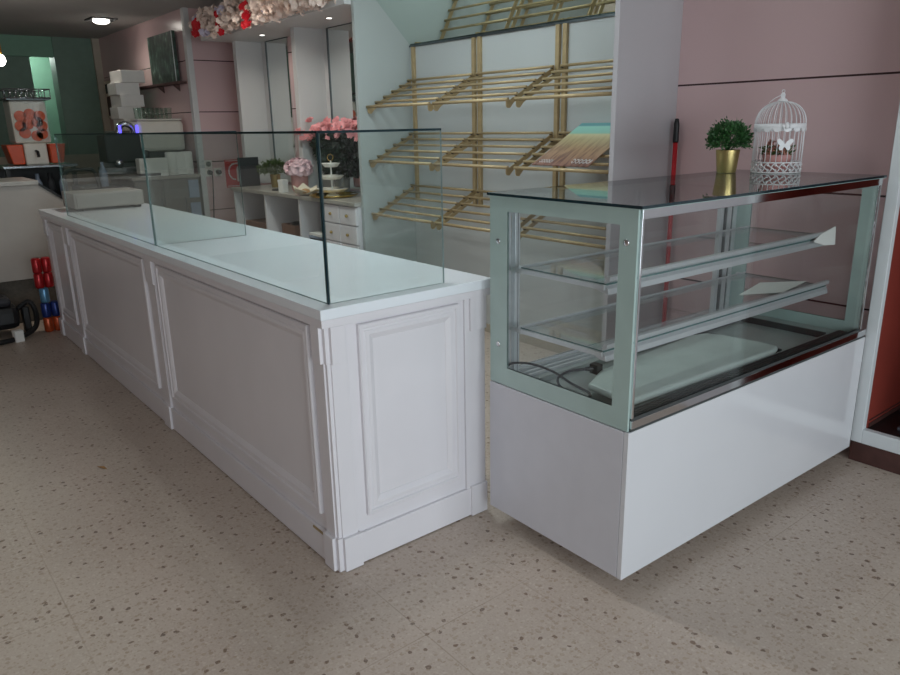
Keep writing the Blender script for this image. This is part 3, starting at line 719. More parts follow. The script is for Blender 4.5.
# broom in the corner
t = thing('broom', 'red broom handle with black tip against the white side panel', 'broom', (2.455, .435, 0))
bm = nb(); tube(bm, [(0, 0, .16), (-.004, 0, 1.40)], .0125, 12); obj('handle', bm, 'red', t)
bm = nb(); lathe(bm, [(.015, 1.385), (.016, 1.395), (.015, 1.48), (.010, 1.508), (.0001, 1.51)], (-.004, 0, 0), 14, cap1=False); obj('grip', bm, 'black', t)
bm = nb(); box(bm, -.03, .03, -.13, .025, .09, .135); tube(bm, [(0, 0, .13), (0, 0, .2)], .017, 10); obj('brush_head', bm, 'red', t, .006)
bm = nb()
for i in range(9):
    for j in range(4): box(bm, -.028+j*.015, -.018+j*.015, -.128+i*.0165, -.116+i*.0165, 0, .092)
obj('bristles', bm, 'black', t)

# ------------------------------------------------------------------ gold racks
bays = ((2.085, 2.845, 'left'), (1.325, 2.045, 'middle'), (.535, 1.265, 'right'))
for i, y in enumerate((2.808, 2.105, 2.045, 1.32, 1.26)):
    t = thing('rack_upright', ('gold upright beside the flower side panel', 'gold upright on the left of the first post pair', 'gold upright on the right of the first post pair',
              'gold upright on the left of the second post pair', 'gold upright on the right of the second post pair')[i], 'rack post', (2.465, y, .93), group='gold uprights of the racks')
    bm = nb(); box(bm, -.012, .0102, -.0155, .0155, 0, 2.082-.93-.012); obj('post', bm, 'gold', t, .002)
def rack(bay, z0, zname, first=None):
    y0, y1, nm = bay; w = (y1-y0)/2
    lab = 'gold rod shelf, %s of the three levels, in the %s bay' % (zname, nm)
    t = thing('rod_shelf', lab, 'rack shelf', (2.45, (y0+y1)/2, z0), group='gold rod shelves')
    # bracket side plates: slope from the post down to an upturned front lip
    for s in (-1, 1):
        bm = nb(); yy = s*(w-.012)
        prism(bm, [(0, .20), (-.375, .002), (-.392, .014), (-.404, .010), (-.404, -.030), (-.395, -.042), (-.374, -.044), (-.345, -.014), (0, .168)], lambda u, v, h: (u, yy+h, v), -.003, .003)
        b = obj('bracket', bm, 'gold', t)
        for k in range(1, 6):
            u = -.40 + k*.076; v = (u+.375)/.375*.198 + .002
            bm = nb(); box(bm, u-.006, u+.006, yy-.006, yy+.006, v-.004, v+.008); obj('notch', bm, 'black_clip', b)
    for k in range(6):
        u = -.40 + k*.076; v = 0.005 if k == 0 else (u+.375)/.375*.198 + .011
        bm = nb(); tube(bm, [(u, -w, v), (u, w, v)], .0105 if k == 0 else .0088, 10); obj('rod', bm, 'gold', t)
    return t
for bay in bays:
    for z0, zn in ((1.632, 'highest'), (1.240, 'middle'), (.843, 'lowest')): rack(bay, z0, zn)
# printed board on the middle shelf
slope = math.atan2(.198, .375)
t = thing('printed_board', 'printed picture of a grass field under turquoise sky on gold rods', 'picture board', (2.052, .912, 1.2645))
t.rotation_euler = (0, 0, 0)
ori = Matrix(((0, math.cos(slope), -math.sin(slope)), (-1, 0, 0), (0, math.sin(slope), math.cos(slope)))).to_4x4()
def onb(o): o.matrix_local = ori; return o
bm = nb(); box(bm, -.21, .21, 0, .52, 0, .005); onb(obj('board', bm, 'wheat', t))
for cx, cy, sc in ((-.13, .05, 1.0), (.13, .06, 1.35)):
    pts = []
    for row in range(2):
        for j in range(26):
            q = j/25; q = q if row == 0 else 1-q
            pts.append((cx + (q-.5)*.10*sc, cy - row*.018*sc + .008*sc*math.sin(q*32+row) + .003*math.sin(q*70), .0062))
    bm = nb(); tube(bm, pts, .0016*sc, 4); onb(obj('script_line', bm, 'sign_white', t))

# ------------------------------------------------------------------ low shelf unit under the mirrors
t = thing('shelf_unit', 'low white open shelf unit below the wall mirrors', 'shelf unit', (1.95, 4.06, 0))
bm = nb(); box(bm, -.02, .545, -1.16, 1.19, .905, .935); obj('top', bm, 'grey_top', t, .003)
for yy in (-.63, -.21, .465, 1.16):
    bm = nb(); box(bm, 0, .54, yy-.012, yy+.012, .0, .905); obj('divider', bm, 'white', t)
bm = nb(); box(bm, .525, .54, -.62, 1.16, .0, .905); obj('back', bm, 'wall_white', t)
bm = nb(); box(bm, .01, .52, -.62, 1.15, .06, .08); obj('bottom_shelf', bm, 'white', t)
bm = nb(); box(bm, .01, .52, -.62, 1.15, .50, .52); obj('middle_shelf', bm, 'white', t)
t = thing('drawer_unit', 'white drawer unit with small knobs under the gold tray', 'drawer unit', (1.95, 3.165, 0))
bm = nb(); box(bm, .012, .54, -.255, .25, 0, .904); obj('carcass', bm, 'white', t)
for z0, z1 in ((.755, .895), (.605, .745), (.455, .595), (.305, .445), (.1, .295)):
    for y0, y1 in ((-.25, -.005), (.005, .245)):
        bm = nb(); box(bm, -.006, .012, y0, y1, z0, z1); dr = obj('drawer', bm, 'white', t, .003)
        bm = nb(); ball(bm, (-.018, (y0+y1)/2, (z0+z1)/2), .013, sub=2); tube(bm, [(-.012, (y0+y1)/2, (z0+z1)/2), (.0, (y0+y1)/2, (z0+z1)/2)], .006, 8); obj('knob', bm, 'knob', dr)
ZS = .9355
# things on the shelf unit
t = thing('fire_sign', 'red sign with white extinguisher picture on the projecting pink wall', 'sign', (2.34, 6.043, .87))
bm = nb(); box(bm, -.12, .12, 0, .006, 0, .30); obj('plate', bm, 'sign_red', t, .002)
bm = nb(); box(bm, -.108, .108, -.0015, 0, .012, .018); box(bm, -.112, .112, -.0015, 0, .285, .292)
prism(bm, [(.01, .06), (.07, .06), (.07, .20), (.058, .225), (.022, .225), (.01, .20)], lambda u, v, h: (u, h, v), -.0015, 0)
box(bm, .03, .05, -.0015, 0, .225, .25); box(bm, .0, .065, -.0015, 0, .25, .265)
for j in range(14):
    a0 = PI*.5 + j*PI/14; a1 = a0 + PI/14
    c = (-.005, .17); r0, r1 = .068, .082
    q = [(c[0]+r0*math.cos(a0), c[1]+r0*1.15*math.sin(a0)), (c[0]+r1*math.cos(a0), c[1]+r1*1.15*math.sin(a0)), (c[0]+r1*math.cos(a1), c[1]+r1*1.15*math.sin(a1)), (c[0]+r0*math.cos(a1), c[1]+r0*1.15*math.sin(a1))]
    prism(bm, q, lambda u, v, h: (u, h, v), -.0015, 0)
obj('pictogram', bm, 'sign_white', t)
t = thing('menu_board', 'dark slate board standing at the left end of the shelf', 'board', (2.12, 5.19, ZS), .10)
bm = nb(); box(bm, -.115, .115, 0, .012, 0, .285); obj('panel', bm, 'slate', t, .002)
bm = nb(); prism(bm, [(.012, 0), (.09, 0), (.012, .2)], lambda u, v, h: (h, u, v), -.01, .01); obj('stand', bm, 'black', t)
potted('potted_plant', 'small olive green plant in gold pot beside the slate board', (2.24, 4.86, ZS), .052, .125, .13, 900, 'leaf_olive', squash=.6)
bm = nb(); lathe(bm, [(.05, 0), (.055, .006), (.05, .012), (.0001, .012)], seg=20, cap1=False); tag(obj('coaster', bm, 'slate', loc=(2.08, 4.5, ZS)), 'small dark round coaster behind the white box', 'coaster')
t = thing('white_box', 'small white box on the front edge of the shelf', 'box', (2.0, 4.22, ZS), .25)
bm = nb(); box(bm, -.032, .032, -.032, .032, 0, .11); obj('body', bm, 'paper', t, .003)
bm = nb(); box(bm, -.034, .034, -.034, .034, .085, .115); obj('lid', bm, 'paper', t, .003)
t = thing('hydrangea_vase', 'pale pink hydrangea head in a grey pink vase', 'flower vase', (2.17, 4.22, ZS))
bm = nb(); lathe(bm, [(.06, 0), (.075, .02), (.078, .14), (.07, .16), (.064, .16), (.066, .14)], seg=24, cap1=False); obj('vase', bm, 'dusty', t)
bm = nb()
for i in range(260):
    u = random.uniform(-.45, 1); a = random.uniform(0, 2*PI); s = math.sqrt(1-u*u); d = Vector((s*math.cos(a), s*math.sin(a), u))
    q = random.uniform(.8, 1.08); rosette(bm, Vector((0, 0, .20)) + Vector((d.x*.118, d.y*.118, d.z*.085))*q, .026, 1, d + Vector((random.uniform(-.7, .7), random.uniform(-.7, .7), random.uniform(-.5, .5))))
ball(bm, (0, 0, .19), .06, sub=2, sc=(1, 1, .7)); obj('flower_head', bm, 'hydrangea', t, recalc=False)
# crumpled wrapping paper with a bread roll
t = thing('wrapping_paper', 'crumpled cream wrapping paper on the shelf edge', 'paper', (2.03, 3.83, ZS))
bm = nb()
for k in range(9):
    a = 2*PI*k/9; l = random.uniform(.07, .13); p = Vector((.02*math.cos(a), .02*math.sin(a), .004)); d = Vector((math.cos(a), math.sin(a), 0)); s = Vector((-d.y, d.x, 0)); hz = random.uniform(.02, .11)
    vs = [bm.verts.new(q) for q in (p - s*.02, p + d*l*.5 - s*.07 + Vector((0, 0, hz*.3)), p + d*l + Vector((0, 0, hz)), p + d*l*.5 + s*.07 + Vector((0, 0, hz*.55)), p + s*.02)]
    bm.faces.new(vs)
obj('sheet', bm, 'cream', t, recalc=False).modifiers.new('solid', 'SOLIDIFY').thickness = .002
bm = nb(); ball(bm, (2.0, 3.80, ZS+.034), .04, sub=2, sc=(.9, 1.3, .6)); tag(obj('bread_roll', bm, 'tan'), 'tan bread roll lying in the wrapping paper', 'bread roll')
# gold tray with porcelain tiered stand
t = thing('gold_tray', 'round gold tray under the white tiered stand', 'tray', (2.10, 3.50, ZS))
bm = nb(); lathe(bm, [(.17, 0), (.185, .002), (.205, .022), (.208, .022), (.19, .005), (.0001, .004)], seg=40, cap1=False); obj('dish', bm, 'goldtray', t)
t = thing('tiered_stand', 'white porcelain three tier cake stand with gold top ring', 'cake stand', (2.10, 3.52, ZS+.006))
for z, r_ in ((.03, .13), (.135, .10), (.235, .075)):
    bm = nb()
    n = 40; rings = []
    for rr, zz in ((.02, 0), (r_*.7, .002), (r_, .030), (r_*1.0, .034), (r_*.68, .008), (.02, .006)):
        rings.append([bm.verts.new((rr*(1+(.06*math.cos(8*2*PI*k/n) if rr > .03 else 0))*math.cos(2*PI*k/n), rr*(1+(.06*math.cos(8*2*PI*k/n) if rr > .03 else 0))*math.sin(2*PI*k/n), z+zz)) for k in range(n)])
    for A, B in zip(rings, rings[1:]):
        for k in range(n): bm.faces.new((A[k], A[(k+1) % n], B[(k+1) % n], B[k])).smooth = True
    obj('plate', bm, 'porcelain', t)
bm = nb(); tube(bm, [(0, 0, .0), (0, 0, .29)], .007, 10); lathe(bm, [(.06, 0), (.05, .01), (.01, .03)], seg=24); obj('rod', bm, 'porcelain', t)
bm = nb(); tube(bm, [(.026*math.cos(a*2*PI/20), 0, .315+.026*math.sin(a*2*PI/20)) for a in range(20)], .004, 6, closed=True); obj('ring', bm, 'goldtray', t)
# vases and rose bouquet
t = thing('glass_jug', 'grey lidded glass jar behind the gold tray', 'jar', (2.41, 3.10, ZS))
bm = nb(); lathe(bm, [(.06, 0), (.07, .02), (.07, .24), (.055, .27), (.055, .285)], seg=24); obj('body', bm, 'greyvase', t)
bm = nb(); lathe(bm, [(.06, .285), (.06, .30), (.02, .31), (.018, .33), (.0001, .335)], seg=20, cap1=False); obj('lid', bm, 'greyvase', t)
t = thing('rose_bouquet', 'large pink rose bouquet with dark leaves before the mirror', 'bouquet', (2.32, 3.72, ZS))
bm = nb(); lathe(bm, [(.05, 0), (.065, .03), (.07, .12), (.05, .2), (.06, .24), (.055, .24), (.045, .2)], seg=24, cap1=False); obj('vase', bm, 'greyvase', t)
bm = nb()
for i in range(26):
    a = random.uniform(0, 2*PI); q = random.uniform(.3, 1)
    tube(bm, [(0, 0, .15), (.09*q*math.cos(a), .2*q*math.sin(a), .34), (.09*q*math.cos(a), .42*q*math.sin(a), .52)], .003, 5)
obj('stems', bm, 'leaf_dark', t)
bm = nb()
for i in range(2600):
    a = random.uniform(0, 2*PI); q = random.uniform(0, 1)**.5; z = random.uniform(.16, .52); wz = min(1, .45+(z-.16)*2.2)
    p = Vector((.085*q*math.cos(a), .45*q*wz*math.sin(a), z))
    leafq(bm, p, Vector((math.cos(a)*.7, math.sin(a)*.7, random.uniform(-.7, .8))), .035, .065)
obj('leaves', bm, 'leaf_dark', t, recalc=False)
rb = nb()
for _ in range(4): rosette(rb, (random.uniform(-.03, .03), random.uniform(-.04, .04), random.uniform(-.02, .02)), .034, 4, Vector((random.uniform(-.9, 0), random.uniform(-.8, .3), .7)))
rm = obj('rose', rb, 'rose', t, recalc=False)
rp = [(-.2, .49, .52), (-.22, .43, .47), (-.13, -.42, .50), (-.10, -.36, .56), (-.14, -.30, .52), (-.12, -.24, .56), (-.13, -.17, .53), (-.14, -.10, .57), (-.14, -.04, .54), (-.15, .02, .58), (-.15, .08, .55), (-.14, .14, .58), (-.15, .19, .52), (-.13, .25, .55), (-.13, .31, .56), (-.12, .40, .62), (-.11, .45, .50), (-.05, -.3, .57), (-.05, -.15, .6), (-.05, 0, .61), (-.05, .15, .6), (-.05, .3, .57), (-.16, .02, .48), (-.16, -.12, .49), (.04, .1, .6), (.04, -.2, .58), (-.14, .36, .46)]
for i, p in enumerate(rp):
    c = rm if i == 0 else rm.copy()
    if i: COL.objects.link(c)
    c.location = (p[0]*.62, p[1], p[2]); c.rotation_euler = (random.uniform(-.4, .4), random.uniform(-.4, .4), random.uniform(-.6, .6)); k = random.uniform(.8, 1.15); c.scale = (k, k, k)
# things in the shelf openings
t = thing('storage_basket', 'brown basket in the middle opening of the shelf unit', 'basket', (2.12, 4.17, .52))
bm = nb()
for b in ((-.13, .13, -.13, -.12, 0, .13), (-.13, .13, .12, .13, 0, .13), (-.13, -.12, -.12, .12, 0, .13), (.12, .13, -.12, .12, 0, .13), (-.12, .12, -.12, .12, 0, .01)): box(bm, *b)
obj('basket', bm, 'card', t, .004)
bm = nb(); ball(bm, (0, 0, .12), .1, sub=2, sc=(1, 1, .35)); obj('contents', bm, 'black', t)
for i in range(5):
    bm = nb(); box(bm, -.16, .16, -.11, .11, 0, .020)
    tag(obj('magazine', bm, ['slate', 'paper', 'slate', 'pale_blue', 'paper'][i], bevel=.002, loc=(2.13, 3.63, .5205+i*.0205), rot=(0, 0, (-.1, .08, -.04, .12, -.07)[i])),
        ('dark magazine at the bottom of the stack beside the drawers', 'white magazine second from the bottom of the shelf stack', 'dark magazine in the middle of the shelf stack', 'pale blue magazine second from the top of the stack', 'white magazine on top of the stack beside the drawers')[i], 'magazine', 'magazines stacked beside the drawers')
bm = nb(); box(bm, -.2, .2, -.25, .25, 0, .09); tag(obj('storage_box', bm, 'card', bevel=.006, loc=(2.2, 4.87, .52)), 'flat brown box in the left opening of the shelf unit', 'box')

# ------------------------------------------------------------------ flower garland on the pelmet
t = thing('flower_garland', 'pale pink flower garland with red ribbons on the pelmet', 'garland', (1.93, 4.26, 2.44))
protos = []
for mi in ('petal', 'petal', 'petal_lilac'):
    bm = nb(); [rosette(bm, (random.uniform(-.03, .03), random.uniform(-.03, .03), random.uniform(-.03, .03)), .034, 3, Vector((random.uniform(-1, .2), random.uniform(-1, .4), random.uniform(-.3, .8)))) for _ in range(5)]; protos.append(obj('blossom', bm, mi, t, recalc=False))
used = [0, 0, 0]
def gpos(s):
    return Vector((-.05 + random.uniform(-.06, .07), -1.30 + s*2.50 + random.uniform(-.03, .03), -.005 + random.uniform(-.08, .14)))
for i in range(97):
    k = 2 if (i % 9 == 4) else i % 2
    o = protos[k] if not used[k] else protos[k].copy()
    if used[k]: COL.objects.link(o)
    used[k] = 1; o.location = gpos((i+.5)/97) + Vector((-.05, 0, 0)); o.rotation_euler = (random.uniform(-1, 1), random.uniform(-1, 1), random.uniform(-1.5, 1.5)); q = random.uniform(.7, 1.15); o.scale = (q, q, q)
bm = nb()
for i in range(900):
    c = gpos(random.random()); d = Vector((random.uniform(-1, .1), random.uniform(-1, .6), random.uniform(-.5, 1))); rosette(bm, c, random.uniform(.022, .036), 2, d)
s_ = obj('small_blossoms', bm, 'petal', t, recalc=False); s_['kind'] = 'stuff'
bm = nb(); tube(bm, [(-.04, -1.32, .02), (-.04, 1.18, .02)], .05, 8); obj('core', bm, 'petal', t)
for yy in (1.10, .55, -.02):
    bm = nb()
    for j in range(14): rosette(bm, (-.13 + random.uniform(-.02, .02), yy + random.uniform(-.035, .035), random.uniform(-.11, .06)), .035, 2, Vector((-1, -.5, random.uniform(-.5, .5))))
    r_ = obj('ribbon', bm, 'red_ribbon', t, recalc=False); r_['label'] = 'red bow in the garland'

# ------------------------------------------------------------------ coffee counter before the projecting wall
t = thing('back_counter', 'grey coffee counter before the projecting pink wall', 'counter', (1.58, 6.03, 0))
bm = nb(); box(bm, -.37, .35, -.02, .62, 1.005, 1.035); obj('top', bm, 'grey_top', t, .003)
bm = nb(); box(bm, -.35, .33, 0, .60, 0, 1.005); obj('carcass', bm, 'grey_unit', t)
for x0, x1 in ((-.34, -.07), (-.06, .18)):
    bm = nb(); box(bm, x0, x1, -.014, 0, .1, .99); d_ = obj('door', bm, 'grey_unit', t, .003)
    bm = nb(); box(bm, x1-.03, x1-.02, -.03, -.014, .6, .8); obj('handle', bm, 'steel', d_)
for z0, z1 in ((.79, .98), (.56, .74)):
    bm = nb(); box(bm, .205, .315, -.012, 0, z0, z1); o = obj('drawer_or_reflection', bm, 'pale_blue', t, .004); o['label'] = 'pale blue panel painted as a window reflection'  # flat pale blue panels paint window reflections on the counter face
t = thing('side_unit', 'low black unit left of the grey coffee counter', 'cabinet', (.98, 6.05, 0))
bm = nb(); box(bm, -.22, .215, 0, .55, 0, .96); obj('body', bm, 'black', t, .006)
bm = nb(); box(bm, -.21, .205, -.012, 0, .05, .93); obj('door', bm, 'slate', t, .004)
bm = nb(); lathe(bm, [(.036, 0), (.038, .01), (.038, .15), (.016, .20), (.016, .24), (.0001, .242)], seg=18, cap1=False)
tag(obj('bottle', bm, 'pale_blue', loc=(.97, 6.12, .9605)), 'pale blue bottle standing on the low black unit', 'bottle')
t = thing('coffee_machine', 'cream white coffee machine with two blue light strips', 'coffee machine', (1.50, 6.42, 1.0355))
bm = nb(); box(bm, -.08, .42, -.10, .22, .24, .565); obj('body', bm, 'machine', t, .045)
bm = nb(); box(bm, -.45, .42, -.08, .21, .02, .10); obj('drip_tray', bm, 'steel', t, .01)
bm = nb(); box(bm, -.42, .40, .04, .21, .10, .30); obj('back_panel', bm, 'grey_unit', t)
bm = nb(); box(bm, -.42, .02, -.09, .20, .14, .435); obj('control_box', bm, 'black', t, .02)
bm = nb(); box(bm, -.06, .40, -.095, .20, .565, .58); obj('cup_rail', bm, 'machine', t, .004)
for xx in (-.30, -.10):
    bm = nb(); lathe(bm, [(.04, 0), (.045, .03), (.045, .07)], (xx, -.06, .10), 18); gh = obj('group_head', bm, 'steel', t)
    bm = nb(); tube(bm, [(xx, -.09, .12), (xx-.02, -.2, .105)], [.012, .016], 10); obj('portafilter', bm, 'black', gh)
for xx in (-.255, -.085):
    bm = nb(); box(bm, xx-.012, xx+.012, -.115, -.09, .44, .52); obj('light_strip', bm, 'blue_led', t, .006)
bm = nb(); tube(bm, smooth_path([(-.24, .05, .43), (-.22, .04, .50), (-.17, .02, .535), (-.10, .02, .50), (-.08, .03, .43)]), .03, 10); obj('bean_duct', bm, 'steel', t)
bm = nb(); lathe(bm, [(.032, 0), (.038, .115), (.036, .115), (.030, .004), (.0001, .004)], seg=16, cap1=False)
gm = None
for i in range(8):
    row, cx_ = divmod(i, 4)
    loc = (1.50 + cx_*.095, 6.38 + row*.13, 1.616)
    nm = ('first', 'second', 'third', 'fourth')[cx_]
    lab = '%s glass from the left in the %s row on the coffee machine' % (nm, ('front', 'back')[row])
    if gm is None:
        gm = obj('drinking_glass', bm, 'glass_top', loc=loc); tag(gm, lab, 'glass', 'glasses on the coffee machine')
    else:
        g2 = gm.copy(); COL.objects.link(g2); g2.location = loc; g2['label'] = lab
t = thing('tall_cabinet', 'tall grey cabinet under the stack of white cartons', 'cabinet', (1.68, 7.42, 0))
bm = nb(); box(bm, -.24, .20, -.24, .24, 0, 1.50); obj('body', bm, 'grey_unit', t, .005)
for y0, y1 in ((-.23, -.005), (.005, .23)):
    bm = nb(); box(bm, -.252, -.24, y0, y1, .06, 1.47); obj('door', bm, 'grey_unit', t, .003)
names = ('bottom white carton of the stack on the tall grey cabinet', 'second white carton from the bottom of the stack', 'middle white carton of the stack on the cabinet', 'fourth white carton from the bottom of the stack', 'topmost white carton of the stack on the cabinet')
bx0 = None
for i in range(5):
    if bx0 is None:
        bm = nb(); box(bm, -.13, .13, -.19, .19, 0, .132); bx0 = obj('carton', bm, 'paper', bevel=.004); o = bx0
        tag(bx0, names[0], 'box', 'white cartons stacked on the cabinet')
    else:
        o = bx0.copy(); COL.objects.link(o); o['label'] = names[i]
    o.location = (1.66 + (.015, -.01, .02, 0, .045)[i], 7.42 + (-.02, .01, 0, .02, -.03)[i], 1.5005 + i*.1325); o.rotation_euler = (0, 0, (.04, -.05, .02, -.03, .06)[i])
t = thing('napkin_box', 'long white box on the coffee counter edge', 'box', (1.455, 6.10, 1.0355))
bm = nb(); box(bm, -.145, .145, -.06, .06, .0, .185); obj('body', bm, 'paper', t, .006)
bm = nb(); box(bm, -.148, .06, -.063, .063, .008, .035); obj('band', bm, 'slate', t)
t = thing('paper_roll_pack', 'white paper towel pack at the right end of the coffee counter', 'paper pack', (1.755, 6.13, 1.0355))
bm = nb()
for xx in (-.075, .075): lathe(bm, [(.02, 0), (.058, 0), (.068, .01), (.068, .23), (.058, .24), (.02, .24)], (xx, 0, 0), 24)
box(bm, -.075, .075, -.06, .06, .005, .236); obj('rolls', bm, 'paper', t)
# wall things
t = thing('canvas_print', 'dark green plant picture standing on the wall ledge', 'picture', (1.95, 6.70, 1.995))
bm = nb(); box(bm, -.06, -.025, -.40, .40, 0, .51); obj('canvas', bm, 'painting', t, .002)
bm = nb(); box(bm, -.064, -.06, -.40, -.388, 0, .512); obj('edge', bm, 'frame_white', t)
t = thing('wall_ledge', 'thin dark ledge on the pink wall under the picture', 'shelf', (1.95, 6.95, 1.972))
bm = nb(); box(bm, -.11, -.001, -.78, .80, 0, .022); obj('board', bm, 'brown', t, .002)
for yy in (-.55, -.05):
    bm = nb(); prism(bm, [(-.08, 0), (-.002, 0), (-.002, -.07)], lambda u, v, h: (u, yy+h, v), -.01, .01); obj('bracket', bm, 'brown', t)
t = thing('notice_frame', 'pale framed notice on the pink wall near the green column', 'notice', (1.95, 8.83, 1.67))
bm = nb(); box(bm, -.02, -.001, -.39, .39, 0, .48); obj('frame', bm, 'cream', t, .004)
for y0, y1, z0, z1, m_ in ((.14, .35, .03, .28, 'brown'), (.14, .35, .32, .44, 'slate'), (-.16, .06, .2, .42, 'leaf_olive'), (-.34, -.02, .04, .16, 'paper')):
    bm = nb(); box(bm, -.023, -.02, y0, y1, z0, z1); obj('photo', bm, m_, t)
for i, (xx, z) in enumerate(((2.035, 1.135), (2.035, 1.045), (2.135, 1.045))):
    t = thing('wall_socket', ('white wall socket above the two plugged sockets', 'plugged wall socket nearer the white corner strip', 'plugged wall socket nearer the red sign')[i], 'socket', (xx, 6.05, z), group='sockets on the pink wall')
    bm = nb(); box(bm, -.042, .042, -.012, -.001, -.042, .042); obj('plate', bm, 'socket', t, .004)
    bm = nb(); lathe(bm, [(.028, 0), (.028, .004), (.022, .004)], seg=18); obj('outlet', bm, 'grey_unit', t, loc=(0, -.012, 0), rot=(PI/2, 0, 0))
    if i:
        pl = thing('wall_plug', ('black plug with cord in the wall socket by the white strip', 'black plug in the wall socket by the red sign')[i-1], 'plug', (xx, 6.033, z))
        bm = nb(); lathe(bm, [(.024, 0), (.022, .05), (.012, .065)], seg=14); obj('plug_body', bm, 'black', pl, rot=(PI/2, 0, 0))
        if i == 1:
            bm = nb(); tube(bm, smooth_path([(0, -.06, 0), (0, -.075, -.06), (-.01, -.06, -.3), (-.03, -.04, -.6)]), .006, 6); obj('cord', bm, 'rubber', pl)

# ------------------------------------------------------------------ bar counter at the left, juicer and stand
t = thing('bar_counter', 'white bar counter with sloping end at the left edge', 'counter', (.12, 4.72, 0))
bm = nb(); box(bm, -2.6, 0, -.02, .6, 1.10, 1.135); obj('top', bm, 'grey_top', t, .004)
bm = nb(); prism(bm, [(-2.6, .36), (-2.6, 1.10), (0, 1.10), (.20, .945), (.20, .36)], lambda u, v, h: (u, h, v), 0, .03); obj('front', bm, 'warm_white', t, .002)
bm = nb(); prism(bm, [(-.005, 1.098), (.205, .935), (.215, .948), (.0, 1.118)], lambda u, v, h: (u, h, v), -.008, .22); obj('sloping_end', bm, 'black', t)
bm = nb(); box(bm, -2.6, .2, .04, .56, 0, .36); obj('kick_panel', bm, 'grey_tex', t)
bm = nb(); box(bm, -2.6, .2, .031, .56, .36, .94); obj('carcass', bm, 'warm_white', t)

t = thing('machine_stand', 'black stand with shelves under the orange juicer', 'stand', (.56, 7.1, 0))
bm = nb(); box(bm, -.36, .34, -.3, .35, 1.145, 1.17); obj('top', bm, 'steel', t, .004)
for xx in (-.34, .28):
    for yy in (-.28, .29):
        bm = nb(); box(bm, xx, xx+.04, yy, yy+.04, 0, 1.145); obj('leg', bm, 'black', t)
bm = nb(); box(bm, -.33, .30, -.27, .33, .75, .78); obj('shelf', bm, 'black', t); bm = nb(); box(bm, -.34, .30, .30, .33, .3, 1.145); obj('back', bm, 'black', t)
for i, (xx, m_) in enumerate(((-.04, 'pale_blue'), (.08, 'slate'), (.2, 'pale_blue'))):
    bm = nb(); lathe(bm, [(.04, 0), (.04, .2), (.02, .25), (.02, .3)], (.56+xx, 6.95, .7805), 14); tag(obj('bottle', bm, m_), ('pale blue bottle at the left under the juicer', 'dark bottle between the two pale blue bottles', 'pale blue bottle at the right under the juicer')[i], 'bottle', 'bottles on the black stand')
t = thing('orange_juicer', 'orange juice machine with clear front and orange bins', 'juicer', (.56, 7.1, 1.1705))
bm = nb(); box(bm, -.11, .11, -.1, .3, 0, .22); obj('body', bm, 'machine', t, .015)
bm = nb(); box(bm, -.17, .17, -.06, .3, .22, .655); obj('housing', bm, 'machine', t, .02)
k_ = 0
for xx, zz in ((-.09, .70), (.09, .70), (0, .72), (-.1, .60), (.1, .60), (-.03, .62), (.06, .64), (-.07, .53), (.09, .52), (.04, .5)):
    bm = nb(); lathe(bm, [(.0001, -.012), (.045, -.010), (.055, 0), (.055, .012)], seg=18, cap0=False); obj('orange_half', bm, 'orange_fruit', t, loc=(xx, -.072, zz-.205), rot=(PI/2, 0, 0))
bm = nb(); box(bm, -.165, .165, -.12, -.112, .24, .64)
for f in bm.faces: f.material_index = 0
obj('front_cover', bm, 'glass', t)
bm = nb()
for z in (.675, .76): tube(bm, [(-.21, -.16, z), (.21, -.16, z), (.21, .26, z), (-.21, .26, z)], .006, 6, closed=True)
for i in range(9):
    xx = -.21+i*.0525; tube(bm, [(xx, -.16, .76), (xx, -.15, .665), (xx, .25, .665), (xx, .26, .76)], .004, 5)
obj('fruit_basket', bm, 'steel', t)
bm = nb(); box(bm, -.2, .2, -.14, .25, .655, .67); obj('basket_floor', bm, 'alu_dark', t)
for s in (-1, 1):
    bm = nb(); prism(bm, [(s*.125, .21), (s*.28, .21), (s*.24, .01), (s*.125, .01)], lambda u, v, h: (u, h, v), -.16, .16); obj('peel_bin', bm, 'orange', t, .01)
bm = nb(); tube(bm, [(0, -.1, .14), (0, -.18, .13), (0, -.19, .08)], .015, 10); obj('tap', bm, 'black', t)

t = thing('bar_stool', 'black tubular stool with open back behind the counter end', 'stool', (.64, 5.42, 0))
bm = nb(); box(bm, -.17, .17, -.17, .17, .72, .76); obj('seat', bm, 'black', t, .015)
bm = nb(); tube(bm, smooth_path([(-.17, .15, .74), (-.15, .18, 1.0), (-.12, .19, 1.14), (0, .19, 1.16), (.12, .19, 1.14), (.15, .18, 1.0), (.17, .15, .74)]), .019, 10); obj('backrest', bm, 'black', t)
for sx_ in (-1, 1):
    for sy_ in (-1, 1):
        bm = nb(); tube(bm, [(sx_*.14, sy_*.14, .73), (sx_*.2, sy_*.2, 0)], .012, 8); obj('leg', bm, 'black', t)
# pendant lamp at the left edge
t = thing('pendant_lamp', 'glowing bulb pendant in a brass holder at the left edge', 'lamp', (.205, 6.0, 2.13))
bm = nb(); ball(bm, (0, 0, 0), .055, sub=3); obj('bulb', bm, 'lamp', t)
bm = nb(); lathe(bm, [(.02, .04), (.034, .05), (.034, .14), (.012, .17)], seg=18); obj('holder', bm, 'amber', t)
bm = nb(); tube(bm, [(0, 0, .16), (0, 0, CEIL-2.13)], .004, 6); obj('cord', bm, 'black', t)
l = bpy.data.lights.new('pendant_light', 'POINT'); l.energy = 4; l.color = (1, .93, .82); l.shadow_soft_size = .06
lo = bpy.data.objects.new('pendant_light', l); COL.objects.link(lo); lo.parent = t; lo.location = (0, 0, -.09)

